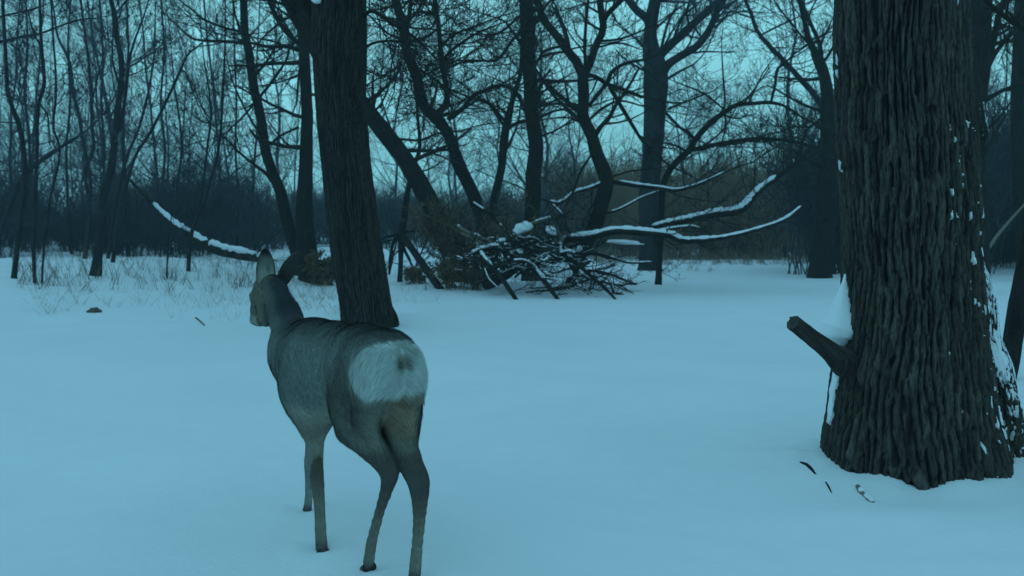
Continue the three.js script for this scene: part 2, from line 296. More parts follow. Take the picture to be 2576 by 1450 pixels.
    // rump patch: heart shaped, fluffy edge
    const top = 0.672 - 1.1 * clamp(s + 0.06, 0, 1), q = Math.hypot(clamp(s + 0.092, 0, 1) / (0.072 - 0.02 * smooth(0.60, 0.66, h)), (h - 0.595) / (h > 0.595 ? 0.080 : 0.078 - 0.020 * smooth(0.03, -0.06, l)));
    let wp = smooth(1.06, 0.94, q + 0.13 * w + (h > top ? 0.5 : 0)) * (s < 0.16 && h > 0.47 ? 1 : 0);
    wp *= 1 - 0.75 * smooth(-0.01, -0.03, 0) ; c = cm(c, RUMP, wp);
    if (s < 0.02 && h > 0.40) {
      const mid = Math.abs(l - 0.004);
      c = cm(c, [0.085, 0.072, 0.05], 0.9 * smooth(1.15, 0.55, Math.hypot((l - 0.008) / 0.018, (h - 0.612) / 0.026) + 0.25 * w));        // anal spot
      c = cm(c, [0.40, 0.40, 0.36], 0.55 * smooth(1.2, 0.6, Math.hypot((l + 0.004) / 0.032, (h - 0.643) / 0.022) + 0.2 * w));
      c = cm(c, [0.30, 0.30, 0.27], 0.35 * smooth(0.012, 0.002, mid) * smooth(0.50, 0.53, h) * smooth(0.66, 0.62, h));
      c = cm(c, [0.30, 0.21, 0.14], 0.75 * smooth(0.052, 0.02, mid) * smooth(0.545, 0.485, h + 3 * e) * smooth(0.38, 0.43, h));               // tan between the thighs
      c = cm(c, [0.12, 0.085, 0.055], 0.6 * smooth(1.2, 0.5, Math.hypot((l - 0.0) / 0.022, (h - 0.500) / 0.016) + 0.3 * w));
    }
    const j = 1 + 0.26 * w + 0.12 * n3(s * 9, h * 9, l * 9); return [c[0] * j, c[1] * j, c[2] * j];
  }
  const nv = vs.length / 3, mb = new MB().withColor(); mb.room(nv, nv * 12);
  const nsl = new Float32Array(nv * 3);
  for (let i = 0; i < nv; i++) {
    const s = vs[i * 3], h = vs[i * 3 + 1], l = vs[i * 3 + 2], e = 0.004, gx = sdf(s + e, h, l) - sdf(s - e, h, l), gy = sdf(s, h + e, l) - sdf(s, h - e, l), gz = sdf(s, h, l + e) - sdf(s, h, l - e), q = Math.hypot(gx, gy, gz) || 1;
    nsl[i * 3] = gx / q; nsl[i * 3 + 1] = gy / q; nsl[i * 3 + 2] = gz / q;
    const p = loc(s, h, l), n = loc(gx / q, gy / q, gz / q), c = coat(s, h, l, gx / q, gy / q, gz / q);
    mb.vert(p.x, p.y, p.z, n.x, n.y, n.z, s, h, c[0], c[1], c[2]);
  }
  const quad = (a, b, c, d, flip) => { if (a < 0 || b < 0 || c < 0 || d < 0) return; mb.room(0, 6); if (flip) { mb.tri(a, c, b); mb.tri(a, d, c); } else { mb.tri(a, b, c); mb.tri(a, c, d); } };
  for (let k = 1; k < N[2] - 1; k++) for (let j = 1; j < N[1] - 1; j++) for (let i = 1; i < N[0] - 1; i++) {
    const a = val[id(i, j, k)] < 0;
    if (a !== val[id(i + 1, j, k)] < 0) quad(vid[id(i, j - 1, k - 1)], vid[id(i, j, k - 1)], vid[id(i, j, k)], vid[id(i, j - 1, k)], !a);
    if (a !== val[id(i, j + 1, k)] < 0) quad(vid[id(i - 1, j, k - 1)], vid[id(i, j, k - 1)], vid[id(i, j, k)], vid[id(i - 1, j, k)], a);
    if (a !== val[id(i, j, k + 1)] < 0) quad(vid[id(i - 1, j - 1, k)], vid[id(i, j - 1, k)], vid[id(i, j, k)], vid[id(i - 1, j, k)], !a);
  }
  // the axes (s, h, l) are right-handed like (forward, up, left) mirrored: turn faces so that they agree with the normals
  { let vote = 0; const ix = mb.idx, p = mb.pos, nn = mb.nor; for (let t = 0; t < mb.m; t += 300) { const a = ix[t] * 3, b = ix[t + 1] * 3, c = ix[t + 2] * 3; _t.set(p[b] - p[a], p[b + 1] - p[a + 1], p[b + 2] - p[a + 2]); _u.set(p[c] - p[a], p[c + 1] - p[a + 1], p[c + 2] - p[a + 2]); _b.crossVectors(_t, _u); vote += Math.sign(_b.x * nn[a] + _b.y * nn[a + 1] + _b.z * nn[a + 2]); }
    if (vote < 0) for (let t = 0; t < mb.m; t += 3) { const q = ix[t + 1]; ix[t + 1] = ix[t + 2]; ix[t + 2] = q; } }
  const skin = std(lin(1, 1, 1), { vertexColors: true, roughness: 0.9 });
  mb.build('body', skin, deer);

  // short guard hairs lying along the coat
  {
    const R = rng(77), hair = new MB(); hair.room(8, 24);
    hair.vert(-0.5, 0, 0, 0, 0, 1, 0, 0); hair.vert(0.5, 0, 0, 0, 0, 1, 1, 0); hair.vert(0.32, 0.55, 0.10, 0, 0, 1, 1, 0.5); hair.vert(-0.32, 0.55, 0.10, 0, 0, 1, 0, 0.5); hair.vert(0, 1, 0.02, 0, 0, 1, 0.5, 1);
    hair.tri(0, 1, 2); hair.tri(0, 2, 3); hair.tri(3, 2, 4);
    const count = 160000, im = new THREE.InstancedMesh(hair.geometry(), std(lin(1, 1, 1), { side: THREE.DoubleSide, roughness: 0.85 }), count), mt = new THREE.Matrix4(), col = new THREE.Color(), X = V(), Y = V(), Z = V();
    const tris = mb.m / 3, cum = new Float64Array(tris); let tot = 0;
    for (let t = 0; t < tris; t++) { const a = mb.idx[t * 3] * 3, b = mb.idx[t * 3 + 1] * 3, c = mb.idx[t * 3 + 2] * 3, p = mb.pos; _t.set(p[b] - p[a], p[b + 1] - p[a + 1], p[b + 2] - p[a + 2]); _u.set(p[c] - p[a], p[c + 1] - p[a + 1], p[c + 2] - p[a + 2]); tot += _b.crossVectors(_t, _u).length(); cum[t] = tot; }
    for (let i = 0; i < count; i++) {
      const q = R() * tot; let a = 0, b = tris - 1; while (a < b) { const m = a + b >> 1; cum[m] < q ? a = m + 1 : b = m; }
      let u = R(), v = R(); if (u + v > 1) { u = 1 - u; v = 1 - v; }
      const i0 = mb.idx[a * 3], i1 = mb.idx[a * 3 + 1], i2 = mb.idx[a * 3 + 2], at = (arr, k) => arr[i0 * 3 + k] * (1 - u - v) + arr[i1 * 3 + k] * u + arr[i2 * 3 + k] * v;
      const s = vs[i0 * 3], h = vs[i0 * 3 + 1], l = vs[i0 * 3 + 2], NV = V(at(mb.nor, 0), at(mb.nor, 1), at(mb.nor, 2)).normalize();
      const legk = smooth(0.40, 0.30, h), headk = smooth(0.82, 0.9, s), rump = s < -0.02 && h > 0.5 && h < 0.655 ? 1 : 0;
      let fl = loc(mixn(-0.85, -0.15, legk), mixn(-0.55, -1, legk), 0); if (s > 0.62 && h > 0.55) fl = loc(-0.35, -0.9, 0); if (headk > 0.5) fl = loc(-0.5, 0.8, 0);
      if (rump) fl = loc(-0.3, -0.6, l > 0 ? 0.6 : -0.6);
      fl.x += 0.25 * (R() - 0.5); fl.y += 0.25 * (R() - 0.5); fl.z += 0.25 * (R() - 0.5);
      fl.addScaledVector(NV, -fl.dot(NV)).normalize();
      const tilt = rump ? 0.42 : mixn(0.26, 0.15, legk), len = (rump ? 0.022 : mixn(mixn(0.019, 0.008, legk), 0.008, headk)) * (0.7 + 0.6 * R());
      Y.copy(fl).multiplyScalar(Math.cos(tilt)).addScaledVector(NV, Math.sin(tilt)); X.crossVectors(Y, NV).normalize(); Z.crossVectors(X, Y);
      const wd = 0.0013 + 0.0009 * R(); mt.makeBasis(X.clone().multiplyScalar(wd), Y.clone().multiplyScalar(len), Z.clone().multiplyScalar(len));
      mt.setPosition(at(mb.pos, 0) - NV.x * 0.001, at(mb.pos, 1) - NV.y * 0.001, at(mb.pos, 2) - NV.z * 0.001); im.setMatrixAt(i, mt);
      const j = rump ? 0.84 + 0.28 * R() : 0.62 + 0.72 * R(); col.setRGB(at(mb.col, 0) * j, at(mb.col, 1) * j, at(mb.col, 2) * j); im.setColorAt(i, col);
    }
    im.name = 'fur'; im.castShadow = im.receiveShadow = true; stuff(im); deer.add(im);
  }
  // ears: cupped leaves, pale inside, dark rim and back
  function ear(base, tip, open, W0, cup, label) {
    const ax = tip.clone().sub(base), len = ax.length(); ax.normalize(); const op = open.clone().addScaledVector(ax, -open.dot(ax)).normalize(), sd = V().crossVectors(ax, op);
    const m = new MB().withColor(), nu = 22, nw = 14; m.room(nu * nw * 4, nu * nw * 14);
    for (const side of [0, 1]) for (let i = 0; i <= nu; i++) for (let k = 0; k <= nw; k++) {
      const u = i / nu, v = k / nw * 2 - 1, wd = W0 * Math.pow(Math.sin(Math.PI * clamp(0.13 + 0.87 * u, 0, 0.9995)), 0.52) * (1 - 0.12 * u) + 0.0005, ang = v * cup;
      const p = base.clone().addScaledVector(ax, len * u).addScaledVector(sd, wd * Math.sin(ang) / Math.sin(Math.min(cup, 1.57))).addScaledVector(op, -wd * (Math.cos(ang) - Math.cos(cup)) * 0.9 - (side ? 0.0045 * (1 - v * v) : 0) + 0.012 * u * u);
      const edge = Math.max(smooth(0.45, 0.9, v * (v > 0 ? 1 : -0.75)), smooth(0.70, 0.9, u)), inner = [mixn(0.30, 0.13, smooth(0.2, 0.75, u)), mixn(0.29, 0.13, smooth(0.2, 0.75, u)), mixn(0.26, 0.12, smooth(0.2, 0.75, u))];
      const hole = smooth(0.5, 0.1, Math.hypot((u - 0.5) / 0.4, v / 0.6)), c = side ? [0.040, 0.038, 0.036] : cm(cm(inner, [0.10, 0.10, 0.095], hole * 0.75), [0.022, 0.021, 0.021], edge);
      const j = 1 + 0.2 * n3(p.x * 90, p.y * 90, p.z * 90); m.vert(p.x - O.x, p.y - O.y, p.z - O.z, 0, 1, 0, u, v, c[0] * j, c[1] * j, c[2] * j);
    }
    const st = nw + 1, half = (nu + 1) * st;
    for (let i = 0; i < nu; i++) for (let k = 0; k < nw; k++) { const a = i * st + k; m.tri(a, a + 1, a + st); m.tri(a + 1, a + st + 1, a + st); const b = half + a; m.tri(b, b + st, b + 1); m.tri(b + 1, b + st, b + st + 1); }
    m.build('ear', skin, deer, true);
  }
  ear(P(666, 728, 3.68), P(673, 624, 3.655), V(-0.30, 0, 0.95), 0.041, 1.0);
  ear(P(706, 714, 3.72), P(746, 633, 3.71), V(0.50, 0.1, -0.85), 0.034, 1.0);
  // eye on the visible side
  { const e = P(634, 744, 3.755); e.sub(O); const g = new THREE.SphereGeometry(0.0115, 18, 12); const m = put('eye', g, std(lin(0.012, 0.010, 0.009), { roughness: 0.12, specularIntensity: 1 }), deer); m.position.copy(e); }
  // cloven hooves
  const hoofM = std(lin(0.035, 0.03, 0.028), { roughness: 0.5, specularIntensity: 0.6 });
  for (const [px, py, d, lift] of [[810, 1402, 3.12, 0], [768, 1306, 3.565, 0], [1039, 1480, 2.86, 0], [925, 1428, 2.945, 1]]) {
    const c = P(px, py, d).sub(O), m = new MB();
    for (const sg of [-1, 1]) { const pts = [], rr = []; for (let i = 0; i <= 6; i++) { const t = i / 6; pts.push(c.clone().add(loc(-0.012 + 0.044 * t, lift ? 0.004 - 0.02 * t : 0.016 - 0.018 * t, sg * (0.0095 - 0.003 * t)))); rr.push(0.0125 * Math.sqrt(1 - t * t * 0.9)); } tube(m, pts, rr, 10); }
    m.build('hoof', hoofM, deer);
  }
}
// ---------------------------------------------------------------- bare branches: random growth
const UP = V(0, 1, 0);
function turned(dir, ang, R) { // dir turned by ang about a random perpendicular axis
  const q = V(R() - 0.5, R() - 0.5, R() - 0.5); q.addScaledVector(dir, -q.dot(dir)).normalize();
  return dir.clone().multiplyScalar(Math.cos(ang)).addScaledVector(q, Math.sin(ang));
}
function grow(mb, p, dir, len, r, level, R, o) {
  const segs = level === 0 ? 6 : level === 1 ? 4 : 3, pts = [p.clone()], rr = [r], d = dir.clone(), end = Math.max(o.rmin, r * 0.35), kids = [];
  for (let i = 1; i <= segs; i++) {
    d.x += (R() - 0.5) * o.wig; d.y += (R() - 0.5) * o.wig + o.up * (level ? 1 : 0.7); d.z += (R() - 0.5) * o.wig; d.normalize();
    const q = pts[i - 1].clone().addScaledVector(d, len / segs); if (q.y < 0.25 && d.y < 0) d.y = Math.abs(d.y) * 0.4;
    pts.push(q); rr.push(mixn(r, end, i / segs)); kids.push([q, d.clone(), i / segs, rr[i]]);
  }
  tube(mb, pts, rr, level === 0 ? 5 : 3, 0, 0, o.off, false);
  if (level >= o.levels) return;
  const n = o.kids[level];
  for (let k = 0; k < n; k++) {
    const t = 0.22 + 0.78 * (k + R()) / n, i = Math.min(segs - 1, Math.floor(t * segs)), [q, dd, f, qr] = kids[i], c = turned(dd, 0.45 + 0.75 * R(), R); c.y += 0.12; c.normalize();
    const s = i ? pts[i].clone().lerp(q, t * segs - i) : q.clone();
    grow(mb, s, c, len * (0.34 + 0.36 * R()) * (1 - 0.35 * f), Math.max(o.rmin, qr * (0.45 + 0.25 * R())), level + 1, R, o);
  }
}
const TW = (o = {}) => ({ wig: 0.38, up: 0.07, rmin: 0.0034, levels: 3, kids: [6, 5, 3], ...o });

// A tree measured from the photograph: trunk and limbs as guides [px, py, width in photo units], standing d metres away.
// Everything is built round the tree's foot; depth of limbs and twigs is their own.
function tree(o) {
  const R = rng(o.seed), base = o.trunk[0], d = o.d ?? groundAt(base[0], base[1]), m = pxm(d);
  const lean = (o.lean ?? 0);
  const thin = o.thin ?? 1, guide = (g, d0, dd) => { const n = g.length - 1; return [g.map(([x, y], i) => P(x, y, d0 + dd * (i / n))), g.map((q) => q[2] / 2 * m * thin)]; };
  let [tp, tr] = guide(o.trunk, d, lean);
  const foot = tp[0].clone(); foot.y = H(foot.x, foot.z) - 0.06;
  if (tp[0].y - foot.y > 0.12) { const dn = tp[0].clone().sub(tp[1]).normalize(); const k = (tp[0].y - foot.y) / Math.max(0.35, -dn.y); foot.addScaledVector(V(dn.x, 0, dn.z), Math.min(k, 1.5)); foot.y = H(foot.x, foot.z) - 0.06; tp.unshift(foot.clone()); tr.unshift(tr[0] * (o.flare ?? 1.15)); }
  else { tp[0].y = foot.y; }
  const last = tp.length - 1, top = tp[last].clone().sub(tp[last - 1]).normalize();
  if (o.extend !== 0) { // the trunk goes on above the picture
    const L = o.extend ?? 4.5, e1 = tp[last].clone().addScaledVector(top.clone().lerp(UP, 0.25).normalize(), L * 0.5), e2 = e1.clone().addScaledVector(top.clone().lerp(UP, 0.5).normalize(), L * 0.5); e2.x += (R() - 0.5) * 0.6; e2.z += (R() - 0.5) * 0.6;
    tp.push(e1, e2); tr.push(tr[last] * 0.78, tr[last] * 0.35);
  }
  const t = thing('tree', o.label, 'tree', o.group, foot), tw = TW(o.tw), big = (tr[1] / m) > 9;
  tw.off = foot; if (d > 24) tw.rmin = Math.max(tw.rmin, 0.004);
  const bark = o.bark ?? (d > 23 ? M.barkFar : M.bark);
  { const [p, r] = spline(tp, tr, Math.max(12, tp.length * 4)); for (let i = 0; i < Math.min(4, p.length); i++) r[i] *= 1 + (o.flareK ?? 0.16) * (1 - i / 4) ** 2; const mb = new MB(); tube(mb, p, r, big ? 14 : 8, big ? 0.08 : 0.10, o.seed, foot); mb.build('trunk', bark, t, true); }
  const twigs = new MB(), snow = new MB();
  const limbs = [];
  (o.limbs ?? []).forEach((g, i) => {
    const dd = g.dd ?? (R() - 0.5) * 2.2, [p, r] = guide(g.g, d + (g.d0 ?? lean * 0.5), dd), [P2, R2] = spline(p, r, p.length * 4), mb = new MB();
    tube(mb, P2, R2, 7, 0.08, o.seed + i, foot); mb.build('branch', bark, t, true); limbs.push([P2, R2]); if (g.snow) snowOn(snow, p, r, o.seed + i, g.snow, g.thick ?? 1, foot);
  });
  // boughs along trunk and limbs
  const bough = (p, r, dir, L) => grow(twigs, p, dir, L, r, 0, R, tw);
  const nb = o.boughs ?? 10, f0 = o.from ?? 0.35, [P3, R3] = spline(tp, tr, 40);
  for (let k = 0; k < nb; k++) {
    const f = f0 + (1 - f0) * (k + R()) / nb, i = Math.min(40, Math.floor(f * 40)), a = R() * TAU, el = -0.1 + 1.0 * R(), dir = V(Math.cos(a) * Math.cos(el), Math.sin(el), Math.sin(a) * Math.cos(el));
    bough(P3[i], clamp(R3[i] * (0.22 + 0.25 * R()), 0.006, 0.05), dir, (o.reach ?? 2.2) * (0.55 + 0.7 * R()) * (1 - 0.45 * f));
  }
  for (const [p, r] of limbs) {
    const L = p[0].distanceTo(p[p.length - 1]), n = Math.round((o.perM ?? 2.2) * L);
    for (let k = 0; k < n; k++) { const i = Math.min(p.length - 1, 1 + Math.floor((p.length - 1) * (0.12 + 0.88 * R()))), dr = p[i].clone().sub(p[i - 1]).normalize(); bough(p[i], clamp(r[i] * 0.5, 0.005, 0.035), turned(dr, 0.5 + 0.7 * R(), R), (o.limbReach ?? 1.2) * (0.5 + 0.8 * R())); }
    const dr = p[p.length - 1].clone().sub(p[p.length - 2]).normalize(); bough(p[p.length - 1], r[r.length - 1] * 0.9, dr, (o.limbReach ?? 1.2) * 1.3);
  }
  if (o.clumps) { // seed clusters that hang in the fine twigs
    const n = o.clumps, tri = twigs.n; for (let k = 0; k < n; k++) { const q = Math.floor(R() * tri) * 3, s = 0.022 + 0.03 * R(), x = twigs.pos[q], y = twigs.pos[q + 1], z = twigs.pos[q + 2]; twigs.room(4, 12); const v = []; for (let c = 0; c < 4; c++) v.push(twigs.vert(x + (R() - 0.5) * s, y - s * 1.2 * R(), z + (R() - 0.5) * s, R() - 0.5, R(), R() - 0.5, 0, 0)); twigs.tri(v[0], v[1], v[2]); twigs.tri(v[0], v[2], v[3]); twigs.tri(v[0], v[3], v[1]); }
  }
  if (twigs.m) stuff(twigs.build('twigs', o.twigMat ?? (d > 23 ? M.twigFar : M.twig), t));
  if (snow.m) stuff(snow.build('snow', M.snow, t, true));
  if (o.more) o.more(t, foot, d, R);
  return t;
}
// ---------------------------------------------------------------- the two near trunks, with bark in relief
function cellHash(i, j, s) { let a = (i * 374761393 + j * 668265263 + s * 2246822519) | 0; a = Math.imul(a ^ (a >>> 13), 1274126177); return ((a ^ (a >>> 16)) >>> 0) / 4294967296; }
// furrowed bark: plates cut apart by furrows, longer than wide; u runs round the trunk (nu plates), v up it
function plates(u, v, nu, s) {
  let a = 9, b = 9, tone = 0, ax = 0, ay = 0, bx = 0, by = 0; const iu = Math.floor(u), iv = Math.floor(v);
  for (let i = -1; i <= 1; i++) for (let j = -1; j <= 1; j++) {
    const ci = ((iu + i) % nu + nu) % nu, x = iu + i + 0.15 + 0.7 * cellHash(ci, iv + j, s) + 0.5 * ((iv + j) & 1), y = iv + j + 0.1 + 0.8 * cellHash(ci, iv + j, s + 7), d = Math.hypot(u - x, (v - y) * 0.8);
    if (d < a) { b = a; bx = ax; by = ay; a = d; ax = x; ay = y; tone = cellHash(ci, iv + j, s + 13); } else if (d < b) { b = d; bx = x; by = y; }
  }
  const dx = Math.abs(ax - bx), dy = Math.abs(ay - by); return [b - a + 0.34 * smooth(0.35, 1.1, dy / (dx + 0.25)), tone]; // furrows run lengthwise; plates stay joined end to end
}
// rows: [py, left px, right px] from top to bottom; a trunk standing d metres away
function barked(o) {
  const { d, nT, relief, nu, cellH, seed } = o, m = pxm(d), rows = o.rows.map(([py, l, r]) => { const c = P((l + r) / 2, py, d); return [c.y, c.x, (r - l) / 2 * m]; }).sort((a, b) => a[0] - b[0]);
  const foot = V(rows[0][1], H(rows[0][1], -d) - 0.1, -d), z0 = -d;
  if (o.top) rows.push(...o.top);
  const at = (h) => { let k = 0; while (k < rows.length - 2 && rows[k + 1][0] < h) k++; const t = smoothish((h - rows[k][0]) / (rows[k + 1][0] - rows[k][0])); return [mixn(rows[k][1], rows[k + 1][1], t), mixn(rows[k][2], rows[k + 1][2], t)]; };
  function smoothish(t) { return clamp(t); }
  const hs = []; for (let h = foot.y; h < o.fineTo; h += o.dh) hs.push(h); for (let h = o.fineTo; h < rows[rows.length - 1][0]; h += o.dh * 8) hs.push(h);
  const mb = new MB().withColor(), sn = new MB(), st = nT + 1; mb.room(hs.length * st, hs.length * nT * 6); sn.room(hs.length * st, hs.length * nT * 6);
  const mask = new Float32Array(hs.length * st);
  hs.forEach((h, i) => {
    const [cx, r] = at(h);
    for (let k = 0; k <= nT; k++) {
      const f = k / nT, a = -Math.PI / 2 + f * TAU, c = Math.cos(a), s = Math.sin(a);
      const wu = 0.8 * n3(c * 2.2, s * 2.2, h * 1.8 + seed) + 0.38 * n3(c * 7, s * 7, h * 6) + 0.18 * n3(c * 16, s * 16, h * 16), wv = 0.5 * n3(c * 3 + 9, s * 3, h * 2.5);
      const [e, tone] = plates(f * nu + wu + h * (o.twist ?? 0.5), h / cellH + wv, nu, seed), [e2] = plates(f * nu * 2 + wu * 2, h / cellH * 2.3 + wv, nu * 2, seed + 3);
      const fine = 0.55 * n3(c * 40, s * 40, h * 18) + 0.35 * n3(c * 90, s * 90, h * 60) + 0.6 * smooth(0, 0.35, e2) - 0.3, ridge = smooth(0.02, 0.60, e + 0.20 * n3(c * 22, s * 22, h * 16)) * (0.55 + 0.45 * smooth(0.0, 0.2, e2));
      const lobes = (o.lobes ?? 0.05) * smooth(o.lobeTop ?? 0.55, 0, h) * (0.5 + n3(c * 2.4 + 3, s * 2.4, 2.2)) * r * 4, big = 0.02 * r / 0.3 * n3(c * 1.4, s * 1.4, h * 1.1 + seed);
      const q = r + lobes + big + relief * (ridge - 0.75 + 0.42 * fine), x = cx + c * q, z = z0 + s * q;
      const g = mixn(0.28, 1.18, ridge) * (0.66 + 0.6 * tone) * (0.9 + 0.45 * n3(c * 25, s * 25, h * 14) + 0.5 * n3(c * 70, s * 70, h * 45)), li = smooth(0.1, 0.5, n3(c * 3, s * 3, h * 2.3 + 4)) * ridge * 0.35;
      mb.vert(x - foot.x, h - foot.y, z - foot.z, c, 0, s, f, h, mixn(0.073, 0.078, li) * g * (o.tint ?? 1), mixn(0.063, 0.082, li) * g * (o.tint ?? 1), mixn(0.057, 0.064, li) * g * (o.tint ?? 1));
      const w = o.snow ? o.snow(a, h, c, s, ridge) : -1; mask[i * st + k] = w;
      const qs = r + lobes + big + relief * (0.1 - 0.75 + 0.16 * fine) + Math.min(0.022, 0.030 * smooth(-0.05, 0.4, w)) + (w > 0 ? 0.003 * n3(c * 18, s * 18, h * 18) : -0.02);
      sn.vert(cx + c * qs - foot.x, h - foot.y, z0 + s * qs - foot.z, c, 0, s, f, h);
    }
  });
  for (let i = 0; i < hs.length - 1; i++) for (let k = 0; k < nT; k++) { const a = i * st + k, b = a + st; for (const mm of [mb, sn]) { if (mm === sn && Math.max(mask[a], mask[a + 1], mask[b], mask[b + 1]) <= 0) continue; mm.tri(a, b, a + 1); mm.tri(a + 1, b, b + 1); } }
  return { mb, sn, foot, at };
}
{ // ---- the big near tree
  const d = 4.35, snowMask = (a, h, c, s) => {
    const n = 0.55 * n3(c * 5, s * 5, h * 4.5) + 0.45 * n3(c * 13, s * 13, h * 11) + 0.4 * n3(c * 27, s * 27, h * 24);
    const left = smooth(0.975, 1.0, -c) * smooth(0.78, 0.62, h) * smooth(0.10, 0.25, h) * 0.75;
    const leftThin = smooth(0.985, 1, -c) * 0.32;
    const right = smooth(0.45, 0.95, c) * smooth(1.55, 0.2, h) * 0.34 + smooth(0.72, 0.98, c) * smooth(0.5, 0.1, h) * 0.22;
    const speck = smooth(0.36, 0.70, n3(c * 19, s * 19, h * 17) + 0.25 * n3(c * 50, s * 50, h * 44)) * smooth(-0.15, 0.5, c + 0.5 * n3(1.3, h * 2.6, c * 2)) * smooth(1.75, 1.3, h);
    return Math.max(n + left + leftThin + right - 0.56, 0.8 * speck - 0.38);
  };
  const { mb, sn, foot } = barked({ d, seed: 11, nT: 560, tint: 0.80, relief: 0.019, nu: 62, cellH: 0.19, dh: 0.0055, fineTo: 2.05, lobes: 0.03, lobeTop: 0.3, snow: snowMask,
    rows: [[0, 2113, 2416], [108, 2110, 2421], [217, 2115, 2424], [347, 2118, 2440], [520, 2122, 2454], [629, 2124, 2453], [748, 2121, 2461], [858, 2114, 2470], [915, 2100, 2478], [1010, 2089, 2490], [1106, 2079, 2501], [1160, 2075, 2507], [1250, 2072, 2512]],
    top: [[3.2, 1.62, 0.245], [5, 1.66, 0.22], [7, 1.60, 0.17], [8.5, 1.7, 0.09]] });
  const t = thing('tree', 'broad near tree with deeply furrowed bark and a broken branch stub, snow at its foot', 'tree', null, foot);
  mb.build('trunk', M.nearBark, t, true); sn.build('snow', M.snow, t, true);
  // the root that leans against its right side, plastered with snow
  const rt = barked({ d: 4.5, seed: 23, tint: 0.72, nT: 130, relief: 0.020, nu: 14, cellH: 0.15, dh: 0.008, fineTo: 0.86, lobes: 0, twist: 1.2,
    rows: [[640, 2443, 2458], [691, 2436, 2481], [748, 2432, 2499], [844, 2428, 2509], [915, 2436, 2538], [1001, 2440, 2557], [1058, 2440, 2570], [1150, 2432, 2574], [1210, 2424, 2578]],
    snow: (a, h, c, s) => { const n = 0.5 * n3(c * 3 + 5, s * 3, h * 8) + 0.6 * n3(c * 8, s * 8, h * 22) + 0.5 * n3(c * 20, s * 20, h * 50); return n + 0.36 * smooth(0.24, 0.42, h) * smooth(1.05, 0.7, Math.abs(a - 0.95)) + 0.12 * smooth(1.9, 1.2, Math.abs(a - 1.0)) - 0.16; } });
  const shift = (m) => { for (let i = 0; i < m.n; i++) { m.pos[i * 3] += rt.foot.x - foot.x; m.pos[i * 3 + 1] += rt.foot.y - foot.y; m.pos[i * 3 + 2] += rt.foot.z - foot.z; } return m; };
  const root = shift(rt.mb).build('root', M.nearBark, t, true); shift(rt.sn).build('snow', M.snow, root, true);
  // broken branch stub
  const a = P(2128, 915, 4.24), b = P(2094, 889, 4.14), c = P(2040, 847, 4.08), e = P(1996, 812, 4.04), st = new MB(), m = pxm(4.1);
  const [sp, sr] = spline([a, b, c, e], [40 * m, 26 * m, 21 * m, 19.5 * m], 40); tube(st, sp, sr, 40, 0.10, 3, foot, false);
  { const [ep, er] = [e.clone().sub(foot), 19.5 * m]; _t.subVectors(e, c).normalize(); const ub = V(0, 1, 0).cross(_t).normalize(), vb = V().crossVectors(_t, ub), cap = new MB(); cap.room(200, 800); const R = rng(5), ctr = cap.vert(ep.x + _t.x * 0.004, ep.y + _t.y * 0.004, ep.z + _t.z * 0.004, 0, 0, 0, 0, 0); let prev = -1, first = -1; for (let ring = 1; ring <= 3; ring++) for (let k = 0; k < 24; k++) { const an = k / 24 * TAU, q = er * ring / 3 * 0.97, j = ring < 3 ? (R() - 0.3) * 0.028 : 0; const p = ep.clone().addScaledVector(ub, Math.cos(an) * q).addScaledVector(vb, Math.sin(an) * q).addScaledVector(_t, j); cap.vert(p.x, p.y, p.z, 0, 0, 0, 0, 0); } for (let k = 0; k < 24; k++) { const k2 = (k + 1) % 24; cap.tri(ctr, 1 + k, 1 + k2); for (let r = 0; r < 2; r++) { const i0 = 1 + r * 24 + k, i1 = 1 + r * 24 + k2; cap.tri(i0, i0 + 24, i1); cap.tri(i1, i0 + 24, i1 + 24); } }
    const stub = st.build('branch_stub', std(lin(0.062, 0.052, 0.046), { map: barkTint, bumpMap: barkBump, bumpScale: 0.012 }), t, true); cap.build('broken_end', std(lin(0.085, 0.075, 0.066), { side: THREE.DoubleSide }), stub, true); }
  // snow lodged between stub and trunk
  { const g = [[2127, 690, 3], [2126, 712, 8], [2124, 735, 15], [2123, 770, 30], [2122, 800, 44], [2118, 826, 54], [2112, 846, 50], [2112, 866, 30], [2116, 880, 12]], mw = pxm(4.2), w = new MB(), [wp, wr] = spline(g.map(([x, y]) => P(x, y, 4.34)), g.map((q) => q[2] * mw), 60); tube(w, wp, wr, 40, 0.06, 7, foot); for (let i = 0; i < w.n; i++) w.pos[i * 3 + 1] += 0.006 * n3(w.pos[i * 3] * 25, w.pos[i * 3 + 1] * 25, 2); w.build('snow', M.snow, t, true); }
  // crown, above the picture
  const tw = new MB(), R = rng(3); for (let k = 0; k < 16; k++) { const an = R() * TAU, el = 0.2 + 0.7 * R(); grow(tw, V(1.62, 4.2 + k * 0.27, -4.35), V(Math.cos(an) * Math.cos(el), Math.sin(el), Math.sin(an) * Math.cos(el)), 2.2 + 1.6 * R(), 0.07 * (0.6 + 0.5 * R()), 0, R, TW({ kids: [7, 4, 3], off: foot, rmin: 0.005 })); }
  stuff(tw.build('twigs', M.twig, t));
}
